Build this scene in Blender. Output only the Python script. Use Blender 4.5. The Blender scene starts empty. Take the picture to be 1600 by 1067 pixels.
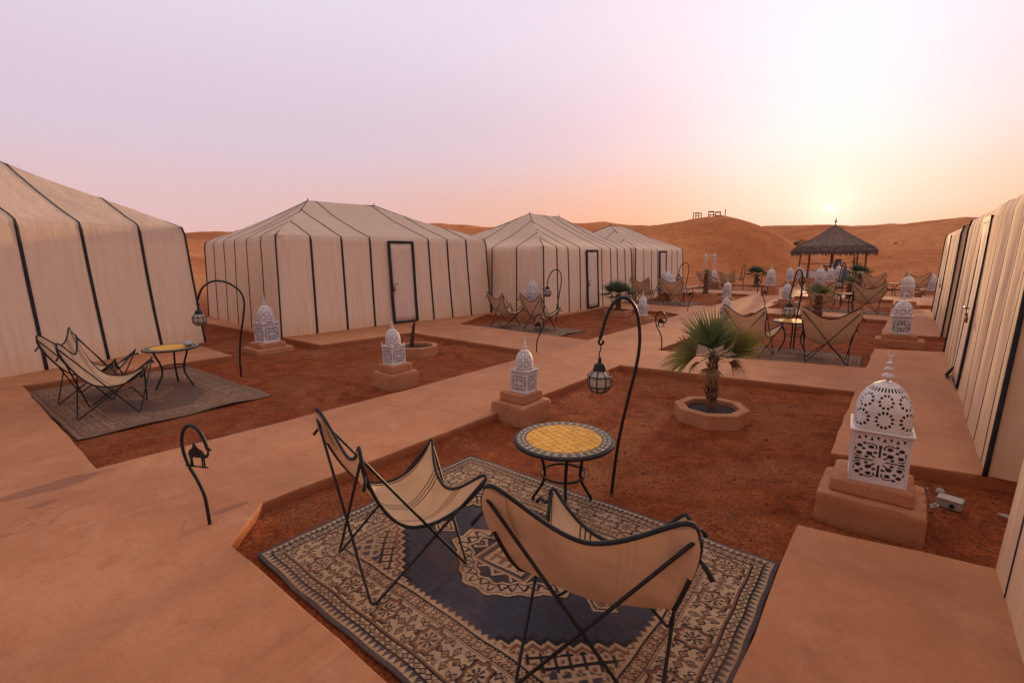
import bpy, bmesh, math, random
import numpy as np
from mathutils import Vector, Matrix, noise

# ------------------------------------------------------------------ camera, sky, sun, exposure
# The camp is laid out on a grid: +Y runs along the main path, +X towards the right-hand row of tents, metres.
scene = bpy.context.scene
col = scene.collection
HEADING = math.radians(39.8)          # the camera looks this far to the left of +Y
PITCH = math.radians(9.99)
ROLL = math.radians(0.6)
EYE = Vector((0, 0, 2.05))
ca, sa = math.cos(HEADING), math.sin(HEADING)
fw = Vector((-sa * math.cos(PITCH), ca * math.cos(PITCH), -math.sin(PITCH)))
rt = Vector((ca, sa, 0))
up = rt.cross(fw)
r2 = rt * math.cos(ROLL) - up * math.sin(ROLL)
u2 = rt * math.sin(ROLL) + up * math.cos(ROLL)
cam_data = bpy.data.cameras.new('camera')
cam = bpy.data.objects.new('camera', cam_data)
col.objects.link(cam)
M3 = Matrix((r2, u2, -fw)).transposed()
cam.matrix_world = Matrix.Translation(EYE) @ M3.to_4x4()
cam_data.sensor_width = 36
cam_data.lens = 740 / 1600 * 36
cam_data.clip_start = 0.05
cam_data.clip_end = 4000
scene.camera = cam

SUN_DIR = Vector((-0.1143, 0.9904, 0.0772)).normalized()
SUN_EL = math.asin(SUN_DIR.z)
SUN_AZ = math.atan2(SUN_DIR.x, SUN_DIR.y)      # clockwise from +Y

def build_world():
    w = bpy.data.worlds.new('World'); scene.world = w; w.use_nodes = True
    nt = w.node_tree; nt.nodes.clear(); N = nt.nodes.new; L = nt.links.new
    out = N('ShaderNodeOutputWorld')
    tc = N('ShaderNodeTexCoord')
    nrm = N('ShaderNodeVectorMath'); nrm.operation = 'NORMALIZE'; L(tc.outputs['Generated'], nrm.inputs[0])
    sep = N('ShaderNodeSeparateXYZ'); L(nrm.outputs[0], sep.inputs[0])
    dot = N('ShaderNodeVectorMath'); dot.operation = 'DOT_PRODUCT'; L(nrm.outputs[0], dot.inputs[0]); dot.inputs[1].default_value = SUN_DIR
    def math_(op, a, b=None, c=None):
        n = N('ShaderNodeMath'); n.operation = op
        for i, v in enumerate((a, b, c)):
            if v is None: continue
            if isinstance(v, (int, float)): n.inputs[i].default_value = v
            else: L(v, n.inputs[i])
        return n.outputs[0]
    d = math_('MAXIMUM', dot.outputs['Value'], 0.0)
    # the dust-lit glow stands above the sun, where the air near the ground no longer reddens it
    gd = N('ShaderNodeVectorMath'); gd.operation = 'DOT_PRODUCT'; L(nrm.outputs[0], gd.inputs[0])
    gd.inputs[1].default_value = Vector((SUN_DIR.x, SUN_DIR.y, 0.235)).normalized()
    g = math_('MAXIMUM', gd.outputs['Value'], 0.0)
    ramp = N('ShaderNodeValToRGB'); L(math_('MAXIMUM', sep.outputs['Z'], 0.0), ramp.inputs[0])
    cr = ramp.color_ramp; cr.interpolation = 'EASE'
    stops = [(0.0, (0.80, 0.47, 0.42)), (0.09, (0.77, 0.52, 0.53)), (0.22, (0.72, 0.575, 0.68)), (0.45, (0.80, 0.70, 0.82)), (1.0, (0.82, 0.66, 0.62))]
    cr.elements[0].position, cr.elements[0].color = stops[0][0], (*stops[0][1], 1)
    cr.elements[1].position, cr.elements[1].color = stops[-1][0], (*stops[-1][1], 1)
    for p, c in stops[1:-1]:
        e = cr.elements.new(p); e.color = (*c, 1)
    def scaled(fac, colr):
        n = N('ShaderNodeVectorMath'); n.operation = 'SCALE'; n.inputs[0].default_value = colr; L(fac, n.inputs['Scale']); return n.outputs[0]
    def add(a, b):
        n = N('ShaderNodeVectorMath'); n.operation = 'ADD'; L(a, n.inputs[0]); L(b, n.inputs[1]); return n.outputs[0]
    # glow of the low sun in dusty air: a wide pale lobe, a tight one, and an orange band hugging the horizon
    wide = math_('POWER', g, 8.0)
    mid = math_('POWER', g, 36.0)
    tight = math_('POWER', d, 900.0)
    disc = math_('POWER', d, 60000.0)
    low = math_('POWER', math_('SUBTRACT', 1.0, math_('MINIMUM', math_('MULTIPLY', math_('MAXIMUM', sep.outputs['Z'], 0.0), 2.8), 1.0)), 1.6)
    band = math_('MULTIPLY', low, math_('SUBTRACT', math_('POWER', d, 3.0), math_('MULTIPLY', math_('POWER', d, 45.0), 0.55)))
    # the sky dims away from the sun, as it does at dusk
    dim = N('ShaderNodeMapRange'); dim.interpolation_type = 'SMOOTHSTEP'; L(dot.outputs['Value'], dim.inputs['Value'])
    dim.inputs['From Min'].default_value = -1.0; dim.inputs['From Max'].default_value = 0.35; dim.inputs['To Min'].default_value = 0.66; dim.inputs['To Max'].default_value = 1.0
    rs = N('ShaderNodeVectorMath'); rs.operation = 'SCALE'; L(ramp.outputs[0], rs.inputs[0]); L(dim.outputs['Result'], rs.inputs['Scale'])
    acc = add(rs.outputs[0], scaled(wide, (0.25, 0.15, 0.11)))
    acc = add(acc, scaled(mid, (0.10, 0.17, 0.19)))
    acc = add(acc, scaled(tight, (0.16, 0.16, 0.14)))
    acc = add(acc, scaled(disc, (0.3, 0.3, 0.3)))
    acc = add(acc, scaled(band, (0.08, -0.17, -0.44)))
    bg = N('ShaderNodeBackground'); L(acc, bg.inputs[0]); bg.inputs[1].default_value = 1.0
    sky = N('ShaderNodeTexSky'); sky.sky_type = 'NISHITA'; sky.sun_disc = False
    sky.sun_elevation = SUN_EL; sky.sun_rotation = SUN_AZ; sky.dust_density = 6.0; sky.air_density = 1.2; sky.ozone_density = 1.0
    bg2 = N('ShaderNodeBackground'); L(sky.outputs[0], bg2.inputs[0]); bg2.inputs[1].default_value = 0.008
    ad = N('ShaderNodeAddShader'); L(bg.outputs[0], ad.inputs[0]); L(bg2.outputs[0], ad.inputs[1])
    L(ad.outputs[0], out.inputs[0])
build_world()

sun_data = bpy.data.lights.new('sun', 'SUN'); sun_data.energy = 4.6; sun_data.angle = math.radians(3); sun_data.color = (1.0, 0.60, 0.30)
sun = bpy.data.objects.new('sun', sun_data); col.objects.link(sun)
sun.rotation_euler = (-SUN_DIR).to_track_quat('-Z', 'Y').to_euler()
sun.location = (0, 0, 30)

scene.view_settings.view_transform = 'Standard'
scene.view_settings.look = 'None'
scene.view_settings.exposure = 0.0
scene.view_settings.gamma = 1.0
scene.cycles.use_denoising = True
scene.cycles.max_bounces = 6
scene.cycles.transparent_max_bounces = 6

# ------------------------------------------------------------------ helpers
def tag(o, label=None, cat=None, group=None, kind=None):
    if label: o['label'] = label
    if cat: o['category'] = cat
    if group: o['group'] = group
    if kind: o['kind'] = kind
    return o

def empty(name, loc=(0, 0, 0), rz=0.0, scale=1.0):
    o = bpy.data.objects.new(name, None); col.objects.link(o)
    o.location = loc; o.rotation_euler = (0, 0, rz); o.scale = (scale,) * 3; o.empty_display_size = 0.1
    return o

def copy_tree(o, parent=None):
    c = o.copy(); col.objects.link(c); c.parent = parent
    for ch in list(o.children): copy_tree(ch, c)
    return c

class MB:
    """collects vertices and faces for one mesh"""
    def __init__(s): s.v = []; s.f = []; s.m = []
    def add(s, vs, fs, mi=0):
        o = len(s.v); s.v += [tuple(p) for p in vs]; s.f += [tuple(i + o for i in f) for f in fs]; s.m += [mi] * len(fs); return s
    def box(s, c, d, rz=0.0, mi=0, taper=1.0):
        x, y, z = d[0] / 2, d[1] / 2, d[2] / 2; cc, ss = math.cos(rz), math.sin(rz); vs = []
        for sz, k in ((-1, 1.0), (1, taper)):
            for sx, sy in ((-1, -1), (1, -1), (1, 1), (-1, 1)):
                px, py = sx * x * k, sy * y * k
                vs.append((c[0] + px * cc - py * ss, c[1] + px * ss + py * cc, c[2] + sz * z))
        return s.add(vs, [(3, 2, 1, 0), (4, 5, 6, 7), (0, 1, 5, 4), (1, 2, 6, 5), (2, 3, 7, 6), (3, 0, 4, 7)], mi)
    def tube(s, pts, r, n=8, closed=False, mi=0, caps=True):
        pts = [Vector(p) for p in pts]; m = len(pts)
        rr = r if isinstance(r, (list, tuple)) else [r] * m
        rings = []; prev = None
        for i, p in enumerate(pts):
            a = pts[i - 1] if (i > 0 or closed) else p
            b = pts[(i + 1) % m] if (i < m - 1 or closed) else p
            t = (b - a)
            t = t.normalized() if t.length > 1e-9 else Vector((0, 0, 1))
            if prev is None:
                h = Vector((0, 0, 1)) if abs(t.z) < 0.9 else Vector((1, 0, 0))
                u = t.cross(h).normalized()
            else:
                u = (prev - t * prev.dot(t)); u = u.normalized() if u.length > 1e-6 else t.orthogonal().normalized()
            prev = u; w = t.cross(u)
            rings.append([p + (u * math.cos(2 * math.pi * k / n) + w * math.sin(2 * math.pi * k / n)) * rr[i] for k in range(n)])
        vs = [q for ring in rings for q in ring]; fs = []
        for i in range(m if closed else m - 1):
            j = (i + 1) % m
            for k in range(n):
                k2 = (k + 1) % n
                fs.append((i * n + k, i * n + k2, j * n + k2, j * n + k))
        if caps and not closed:
            fs.append(tuple(range(n - 1, -1, -1))); fs.append(tuple((m - 1) * n + k for k in range(n)))
        return s.add(vs, fs, mi)
    def lathe(s, prof, c=(0, 0, 0), n=24, mi=0, rot=0.0, cap=True):
        vs = []; fs = []; m = len(prof)
        for r, z in prof:
            for k in range(n):
                a = 2 * math.pi * k / n + rot
                vs.append((c[0] + r * math.cos(a), c[1] + r * math.sin(a), c[2] + z))
        for i in range(m - 1):
            for k in range(n):
                k2 = (k + 1) % n
                fs.append((i * n + k, i * n + k2, (i + 1) * n + k2, (i + 1) * n + k))
        if cap:
            fs.append(tuple(range(n - 1, -1, -1))); fs.append(tuple((m - 1) * n + k for k in range(n)))
        return s.add(vs, fs, mi)
    def prism(s, poly, z0, z1, mi=0):
        n = len(poly); vs = [(x, y, z0) for x, y in poly] + [(x, y, z1) for x, y in poly]
        fs = [tuple(range(n - 1, -1, -1)), tuple(range(n, 2 * n))] + [(i, (i + 1) % n, n + (i + 1) % n, n + i) for i in range(n)]
        return s.add(vs, fs, mi)
    def grid(s, fn, nu, nv, mi=0):
        vs = [fn(i / nu, j / nv) for j in range(nv + 1) for i in range(nu + 1)]
        fs = [(j * (nu + 1) + i, j * (nu + 1) + i + 1, (j + 1) * (nu + 1) + i + 1, (j + 1) * (nu + 1) + i) for j in range(nv) for i in range(nu)]
        return s.add(vs, fs, mi)
    def mesh(s, name, mats, smooth=False):
        me = bpy.data.meshes.new(name); me.from_pydata(s.v, [], s.f)
        for m in (mats if isinstance(mats, (list, tuple)) else [mats]): me.materials.append(m)
        if any(s.m): me.polygons.foreach_set('material_index', s.m)
        if smooth:
            me.polygons.foreach_set('use_smooth', [True] * len(me.polygons))
            if smooth == 'auto': me.set_sharp_from_angle(angle=math.radians(40))
        me.update(); return me
    def build(s, name, mats, parent=None, smooth=False):
        return link(name, s.mesh(name, mats, smooth), parent)

def link(name, me, parent=None):
    o = bpy.data.objects.new(name, me); col.objects.link(o); o.parent = parent; return o

def bevel(o, w=0.01, seg=2, ang=35):
    b = o.modifiers.new('bevel', 'BEVEL'); b.width = w; b.segments = seg; b.limit_method = 'ANGLE'; b.angle_limit = math.radians(ang); return o

def spline(pts, n=6, closed=False):
    """Catmull-Rom through the points"""
    P = [Vector(p) for p in pts]; out = []; m = len(P)
    rng = range(m) if closed else range(m - 1)
    for i in rng:
        if closed: a, b, c, d = P[(i - 1) % m], P[i], P[(i + 1) % m], P[(i + 2) % m]
        else: a, b, c, d = P[max(i - 1, 0)], P[i], P[i + 1], P[min(i + 2, m - 1)]
        for k in range(n):
            t = k / n
            out.append(0.5 * ((2 * b) + (c - a) * t + (2 * a - 5 * b + 4 * c - d) * t * t + (3 * b - a - 3 * c + d) * t ** 3))
    if not closed: out.append(P[-1])
    return out

# ------------------------------------------------------------------ materials
MATS = {}
class NT:
    """small node-tree helper"""
    def __init__(s, name):
        s.mat = bpy.data.materials.new(name); s.mat.use_nodes = True; s.nt = s.mat.node_tree
        s.bsdf = s.nt.nodes['Principled BSDF']; MATS[name] = s.mat
    def n(s, t, **kw):
        nd = s.nt.nodes.new(t)
        for k, v in kw.items(): setattr(nd, k, v)
        return nd
    def l(s, a, b): s.nt.links.new(a, b)
    def coord(s, kind='Object', scale=(1, 1, 1)):
        if kind == 'World': src = s.n('ShaderNodeNewGeometry').outputs['Position']
        else: src = s.n('ShaderNodeTexCoord').outputs[kind]
        mp = s.n('ShaderNodeMapping'); mp.inputs['Scale'].default_value = scale; s.l(src, mp.inputs[0]); return mp.outputs[0]
    def noise(s, vec, scale, detail=4, rough=0.55, dist=0.0):
        nd = s.n('ShaderNodeTexNoise'); nd.inputs['Scale'].default_value = scale; nd.inputs['Detail'].default_value = detail
        nd.inputs['Roughness'].default_value = rough; nd.inputs['Distortion'].default_value = dist; s.l(vec, nd.inputs['Vector']); return nd.outputs['Fac']
    def vor(s, vec, scale, feature='F1'):
        nd = s.n('ShaderNodeTexVoronoi'); nd.feature = feature; nd.inputs['Scale'].default_value = scale; s.l(vec, nd.inputs['Vector']); return nd.outputs['Distance']
    def ramp(s, fac, stops, interp='LINEAR'):
        r = s.n('ShaderNodeValToRGB'); r.color_ramp.interpolation = interp; s.l(fac, r.inputs[0]); el = r.color_ramp.elements
        el[0].position = stops[0][0]; el[0].color = col4(stops[0][1]); el[1].position = stops[-1][0]; el[1].color = col4(stops[-1][1])
        for p, c in stops[1:-1]: e = el.new(p); e.color = col4(c)
        return r.outputs[0]
    def mix(s, fac, a, b, mode='MIX'):
        m = s.n('ShaderNodeMix', data_type='RGBA', blend_type=mode)
        for sock, v in ((m.inputs[0], fac), (m.inputs[6], a), (m.inputs[7], b)):
            if isinstance(v, (int, float)): sock.default_value = v
            elif isinstance(v, (tuple, list)): sock.default_value = col4(v)
            else: s.l(v, sock)
        return m.outputs[2]
    def math(s, op, a, b=0.0, clamp=False):
        m = s.n('ShaderNodeMath', operation=op); m.use_clamp = clamp
        for i, v in enumerate((a, b)):
            if isinstance(v, (int, float)): m.inputs[i].default_value = v
            else: s.l(v, m.inputs[i])
        return m.outputs[0]
    def bump(s, h, strength=0.3, dist=0.01, prev=None):
        b = s.n('ShaderNodeBump'); b.inputs['Strength'].default_value = strength; b.inputs['Distance'].default_value = dist; s.l(h, b.inputs['Height'])
        if prev is not None: s.l(prev, b.inputs['Normal'])
        return b.outputs[0]
    def done(s, color=None, rough=0.8, normal=None, metal=0.0, spec=0.3):
        B = s.bsdf
        if color is not None:
            if isinstance(color, (tuple, list)): B.inputs['Base Color'].default_value = col4(color)
            else: s.l(color, B.inputs['Base Color'])
        if isinstance(rough, (int, float)): B.inputs['Roughness'].default_value = rough
        else: s.l(rough, B.inputs['Roughness'])
        B.inputs['Metallic'].default_value = metal
        B.inputs['Specular IOR Level'].default_value = spec
        if normal is not None: s.l(normal, B.inputs['Normal'])
        return s.mat

def col4(c):
    if isinstance(c, (int, float)): return (c, c, c, 1)
    return (c[0], c[1], c[2], 1)

def simple(name, c1, c2, scale=8, rough=0.7, bump=0.15, bscale=60, metal=0.0, spec=0.3, coord='Object'):
    t = NT(name); v = t.coord(coord)
    f = t.noise(v, scale, 5); c = t.ramp(f, [(0.3, c1), (0.7, c2)])
    nm = t.bump(t.noise(v, bscale, 4), bump, 0.004) if bump else None
    return t.done(c, rough, nm, metal, spec)

def build_mats():
    # red sand of the beds and the flat desert floor; dunes take the paler, oranger tone further out
    t = NT('sand'); v = t.coord('World')
    big = t.noise(v, 0.8, 5, 0.6, 0.6); mid = t.noise(v, 3.1, 7, 0.72, 0.7); fine = t.noise(v, 38, 4, 0.7); speck = t.vor(v, 23)
    c = t.ramp(mid, [(0.30, (0.150, 0.032, 0.010)), (0.5, (0.300, 0.070, 0.019)), (0.70, (0.45, 0.128, 0.042))])
    c = t.mix(t.ramp(big, [(0.46, 0.0), (0.66, 0.7)]), c, (0.36, 0.130, 0.056))
    c = t.mix(t.ramp(fine, [(0.40, 0.75), (0.56, 0.0)]), c, (0.11, 0.030, 0.013))
    c = t.mix(t.ramp(t.noise(v, 13, 5, 0.7), [(0.30, 0.7), (0.44, 0.0)]), c, (0.12, 0.034, 0.015))
    c = t.mix(t.ramp(speck, [(0.05, 0.5), (0.11, 0.0)]), c, (0.36, 0.22, 0.15))
    far = t.n('ShaderNodeVectorMath', operation='LENGTH'); t.l(v, far.inputs[0])
    ff = t.ramp(t.math('MULTIPLY', far.outputs['Value'], 0.01), [(0.24, 0.0), (0.46, 1.0)])
    vs = t.coord('World', (0.035, 0.06, 0.10))
    dn = t.noise(vs, 1.0, 6, 0.6, 0.6)
    dc = t.ramp(dn, [(0.32, (0.40, 0.130, 0.044)), (0.52, (0.57, 0.210, 0.074)), (0.7, (0.67, 0.285, 0.115))])
    trk = t.noise(t.coord('World', (0.9, 0.5, 1.2)), 1.1, 8, 0.75, 1.2)
    dc = t.mix(t.ramp(trk, [(0.36, 0.55), (0.5, 0.0)]), dc, (0.25, 0.072, 0.028))
    c = t.mix(ff, c, dc)
    h = t.math('ADD', t.math('MULTIPLY', mid, 1.0), t.math('MULTIPLY', fine, 0.35))
    nm = t.bump(h, 0.95, 0.06)
    ft = t.vor(t.coord('World', (2.1, 2.6, 0.01)), 1.0); near_ = t.math('SUBTRACT', 1.0, ff)
    nm = t.bump(t.math('MULTIPLY', t.ramp(ft, [(0.10, 0.0), (0.30, 1.0)]), near_), 0.7, 0.06, nm)
    ft2 = t.vor(t.coord('World', (5.7, 4.9, 0.01)), 1.0)
    nm = t.bump(t.math('MULTIPLY', t.ramp(ft2, [(0.08, 0.0), (0.26, 1.0)]), near_), 0.45, 0.03, nm)
    rip = t.n('ShaderNodeTexWave', wave_type='BANDS', bands_direction='DIAGONAL'); rip.inputs['Scale'].default_value = 0.45; rip.inputs['Distortion'].default_value = 9; rip.inputs['Detail'].default_value = 3
    t.l(v, rip.inputs[0])
    nm = t.bump(t.math('MULTIPLY', rip.outputs['Fac'], ff), 0.35, 0.10, nm)
    nm = t.bump(t.math('MULTIPLY', trk, ff), 0.6, 0.4, nm)
    t.done(c, 0.95, nm, spec=0.1)

    # pink-brown lime plaster of the raised paths, trowelled and scuffed
    t = NT('plaster'); v = t.coord('World')
    big = t.noise(v, 0.6, 8, 0.6, 0.15); mid = t.noise(t.coord('World', (1, 1.5, 1)), 2.2, 9, 0.62, 0.25); fine = t.noise(v, 70, 4, 0.65)
    c = t.ramp(big, [(0.30, (0.345, 0.140, 0.058)), (0.5, (0.455, 0.192, 0.084)), (0.70, (0.55, 0.250, 0.120))])
    c = t.mix(t.ramp(mid, [(0.54, 0.0), (0.72, 0.5)]), c, (0.56, 0.285, 0.155))
    c = t.mix(t.ramp(mid, [(0.30, 0.5), (0.45, 0.0)]), c, (0.31, 0.120, 0.055))
    c = t.mix(t.ramp(fine, [(0.3, 0.25), (0.55, 0.0)]), c, (0.33, 0.125, 0.075))
    grit = t.noise(v, 19, 6, 0.75)
    c = t.mix(t.ramp(grit, [(0.30, 0.35), (0.46, 0.0)]), c, (0.27, 0.098, 0.045))
    c = t.mix(t.ramp(grit, [(0.58, 0.0), (0.72, 0.3)]), c, (0.58, 0.33, 0.20))
    # hairline cracks
    vd = t.n('ShaderNodeTexVoronoi', feature='DISTANCE_TO_EDGE'); vd.inputs['Scale'].default_value = 0.36
    wob = t.n('ShaderNodeVectorMath', operation='ADD'); nn = t.n('ShaderNodeTexNoise'); nn.inputs['Scale'].default_value = 1.4; nn.inputs['Detail'].default_value = 5
    t.l(v, nn.inputs['Vector']); t.l(v, wob.inputs[0]); t.l(nn.outputs['Color'], wob.inputs[1]); t.l(wob.outputs[0], vd.inputs['Vector'])
    crk = t.ramp(vd.outputs['Distance'], [(0.0, 1.0), (0.004, 0.0)])
    crk = t.math('MULTIPLY', crk, t.ramp(t.noise(v, 0.5, 2), [(0.52, 0.0), (0.62, 0.8)]))
    c = t.mix(t.math('MULTIPLY', crk, 0.55), c, (0.15, 0.06, 0.04))
    # damp stains left on the plaster
    px = t.n('ShaderNodeSeparateXYZ'); t.l(v, px.inputs[0])
    st = None; wn = t.noise(v, 5.0, 4)
    for cx, cy, rx, ry, rot in ((-5.95, 0.45, 0.13, 0.42, 0.0), (-5.55, 0.32, 0.06, 0.12, 0.1), (-4.20, 1.30, 0.05, 0.16, 0.2)):
        dx = t.math('SUBTRACT', px.outputs[0], cx); dy = t.math('SUBTRACT', px.outputs[1], cy)
        e = t.math('ADD', t.math('POWER', t.math('ABSOLUTE', t.math('DIVIDE', dx, rx)), 2.0), t.math('POWER', t.math('ABSOLUTE', t.math('DIVIDE', dy, ry)), 2.0))
        e = t.math('ADD', e, t.math('MULTIPLY', t.math('SUBTRACT', wn, 0.5), 2.2))
        m = t.ramp(e, [(0.75, 1.0), (0.95, 0.0)])
        st = m if st is None else t.math('MAXIMUM', st, m)
    c = t.mix(t.math('MULTIPLY', st, 0.62), c, (0.20, 0.082, 0.055))
    # sand splashed and blown against the kerb faces
    spl = t.ramp(t.math('ADD', px.outputs[2], t.math('MULTIPLY', t.noise(v, 6, 5, 0.7), 0.10)), [(-0.03, 0.8), (0.045, 0.0)])
    spl.node.inputs[0].links[0].from_node.use_clamp = False
    c = t.mix(spl, c, (0.30, 0.085, 0.032))
    drift = t.noise(v, 1.1, 9, 0.75, 0.3)
    c = t.mix(t.ramp(drift, [(0.56, 0.0), (0.68, 0.6)]), c, (0.38, 0.125, 0.050))
    scuff = t.noise(t.coord('World', (7, 1.4, 1)), 1.0, 7, 0.75, 0.4)
    c = t.mix(t.ramp(scuff, [(0.58, 0.0), (0.70, 0.35)]), c, (0.60, 0.33, 0.20))
    nm = t.bump(t.math('ADD', t.math('MULTIPLY', mid, 1.0), t.math('ADD', t.math('MULTIPLY', fine, 0.18), t.math('MULTIPLY', grit, 0.3))), 0.4, 0.02)
    rg = t.ramp(big, [(0.3, 0.62), (0.7, 0.85)])
    t.done(c, rg, nm, spec=0.25)

    t = NT('plinth'); v = t.coord('World')
    a = t.noise(v, 4, 6, 0.6); f = t.noise(v, 60, 4)
    c = t.ramp(a, [(0.3, (0.39, 0.165, 0.076)), (0.7, (0.48, 0.215, 0.108))])
    c = t.mix(t.ramp(t.noise(v, 9, 5, 0.7), [(0.52, 0.0), (0.72, 0.55)]), c, (0.27, 0.105, 0.06))
    c = t.mix(t.ramp(t.noise(v, 24, 5, 0.75), [(0.58, 0.0), (0.72, 0.4)]), c, (0.60, 0.36, 0.23))
    t.done(c, 0.8, t.bump(t.math('ADD', a, t.math('MULTIPLY', f, 0.3)), 0.3, 0.015), spec=0.2)

    # sun-bleached tent canvas: vertical streaks, weave, dust rising from the hem
    def canvas(name, base, dark, warm, dust, roof=(0.52, 0.385, 0.30)):
        t = NT(name); v = t.coord('World')
        st = t.noise(t.coord('World', (9, 9, 0.45)), 1.0, 6, 0.65); blot = t.noise(v, 1.3, 5, 0.6); fine = t.noise(v, 120, 2)
        fst = t.noise(t.coord('World', (38, 38, 1.2)), 1.0, 3, 0.6)
        c = t.ramp(st, [(0.3, dark), (0.52, base), (0.75, base)])
        c = t.mix(t.ramp(blot, [(0.45, 0.0), (0.7, 0.5)]), c, warm)
        c = t.mix(t.ramp(fst, [(0.3, 0.28), (0.55, 0.0)]), c, dark)
        z = t.n('ShaderNodeSeparateXYZ'); t.l(v, z.inputs[0])
        hem = t.ramp(t.math('ADD', z.outputs[2], t.math('MULTIPLY', st, 0.9)), [(0.40, 0.75), (1.15, 0.0)])
        c = t.mix(hem, c, dust)
        rf = t.ramp(t.math('ADD', z.outputs[2], t.math('MULTIPLY', blot, 0.25)), [(2.52 / 5, 0.0), (2.95 / 5, 0.62)])
        rf_in = rf.node.inputs[0]; lk = rf_in.links[0].from_socket; t.l(t.math('MULTIPLY', lk, 0.2), rf_in)
        c = t.mix(rf, c, roof)
        nm = t.bump(t.math('ADD', t.math('MULTIPLY', t.noise(t.coord('World', (3, 3, 0.7)), 1.2, 4), 1.0), t.math('MULTIPLY', fine, 0.05)), 0.5, 0.05)
        t.done(c, 0.9, nm, spec=0.1)
        tr = t.n('ShaderNodeBsdfTranslucent'); t.l(c, tr.inputs[0]); mx = t.n('ShaderNodeMixShader'); mx.inputs[0].default_value = 0.08
        out = t.nt.nodes['Material Output']; t.l(t.bsdf.outputs[0], mx.inputs[1]); t.l(tr.outputs[0], mx.inputs[2]); t.l(mx.outputs[0], out.inputs[0])
    canvas('canvas', (0.84, 0.625, 0.45), (0.73, 0.52, 0.355), (0.84, 0.60, 0.41), (0.76, 0.48, 0.27))
    canvas('canvas_warm', (0.76, 0.56, 0.39), (0.66, 0.42, 0.23), (0.76, 0.52, 0.32), (0.70, 0.45, 0.25))
    simple('door_cloth', (0.66, 0.48, 0.36), (0.72, 0.54, 0.41), 2.5, 0.85, 0.2, 40)
    simple('webbing', (0.012, 0.013, 0.016), (0.028, 0.030, 0.034), 14, 0.75, 0.2, 120)
    simple('iron', (0.008, 0.009, 0.011), (0.022, 0.022, 0.024), 20, 0.5, 0.12, 160, metal=0.0, spec=0.3)
    simple('brass', (0.30, 0.13, 0.06), (0.40, 0.2, 0.1), 20, 0.4, 0.1, 90, metal=0.9)
    t = NT('white_metal'); v = t.coord('Object')
    c = t.ramp(t.noise(v, 7, 6, 0.65), [(0.3, (0.58, 0.53, 0.50)), (0.7, (0.72, 0.67, 0.65))])
    c = t.mix(t.ramp(t.noise(v, 26, 6, 0.75), [(0.62, 0.0), (0.72, 0.75)]), c, (0.32, 0.16, 0.09))
    c = t.mix(t.ramp(t.noise(t.coord('World'), 5, 5, 0.7), [(0.52, 0.0), (0.75, 0.45)]), c, (0.46, 0.33, 0.25))
    t.done(c, 0.55, t.bump(t.noise(v, 40, 4), 0.12, 0.004), spec=0.35)
    simple('rust', (0.30, 0.12, 0.06), (0.5, 0.3, 0.2), 60, 0.8, 0.2, 120)
    simple('soil', (0.018, 0.014, 0.011), (0.06, 0.04, 0.03), 22, 0.95, 0.9, 40)
    simple('box_white', (0.30, 0.26, 0.23), (0.40, 0.35, 0.31), 12, 0.6, 0.15, 70)
    simple('white_wall', (0.60, 0.50, 0.44), (0.74, 0.65, 0.58), 3, 0.8, 0.2, 30)
    simple('wood', (0.14, 0.075, 0.045), (0.26, 0.15, 0.09), 7, 0.8, 0.4, 40)
    simple('dark_wood', (0.035, 0.02, 0.014), (0.09, 0.05, 0.03), 9, 0.8, 0.4, 40)
    simple('stone', (0.16, 0.06, 0.03), (0.36, 0.20, 0.13), 30, 0.9, 0.3, 80)
    simple('clod', (0.07, 0.022, 0.010), (0.16, 0.05, 0.022), 30, 0.95, 0.4, 80)
    simple('silver', (0.35, 0.36, 0.40), (0.5, 0.5, 0.54), 20, 0.3, 0.1, 50, metal=0.8)
    simple('blue_cloth', (0.06, 0.085, 0.11), (0.12, 0.15, 0.18), 12, 0.9, 0.4, 30)
    t = NT('tile_yellow'); inf = t.n('ShaderNodeObjectInfo'); v = t.coord('Object')
    c = t.ramp(inf.outputs['Random'], [(0.0, (0.64, 0.285, 0.015)), (0.5, (0.71, 0.34, 0.021)), (1.0, (0.78, 0.40, 0.032))])
    c = t.mix(t.ramp(t.noise(v, 18, 5, 0.7), [(0.55, 0.0), (0.72, 0.6)]), c, (0.45, 0.17, 0.015))
    t.done(c, 0.5, t.bump(t.noise(v, 60, 3), 0.06, 0.004), spec=0.25)
    simple('tile_dark', (0.018, 0.024, 0.024), (0.045, 0.06, 0.055), 30, 0.35, 0.05, 60, spec=0.5)
    simple('tile_cream', (0.46, 0.34, 0.17), (0.56, 0.43, 0.24), 24, 0.6, 0.05, 60, spec=0.2)
    simple('grout', (0.28, 0.22, 0.15), (0.36, 0.29, 0.2), 40, 0.8, 0.1, 100)
    simple('trunk', (0.07, 0.035, 0.022), (0.20, 0.105, 0.06), 18, 0.9, 0.8, 40)
    simple('scrub', (0.07, 0.065, 0.03), (0.15, 0.11, 0.06), 6, 0.9, 0.2, 30)

    t = NT('frosted_glass'); v = t.coord('Object')
    c = t.ramp(t.noise(v, 14, 3), [(0.3, (0.42, 0.34, 0.27)), (0.7, (0.60, 0.51, 0.43))])
    t.done(c, 0.35, None, spec=0.5)
    t.bsdf.inputs['Transmission Weight'].default_value = 0.25

    t = NT('palm_leaf'); at = t.n('ShaderNodeAttribute', attribute_name='tint', attribute_type='GEOMETRY')
    n1 = t.noise(t.coord('Object'), 9, 4)
    c = t.mix(t.math('MULTIPLY', n1, 0.4), at.outputs['Color'], (0.03, 0.05, 0.02))
    t.done(c, 0.55, t.bump(t.noise(t.coord('Object'), 60, 3), 0.2, 0.004), spec=0.35)
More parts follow.
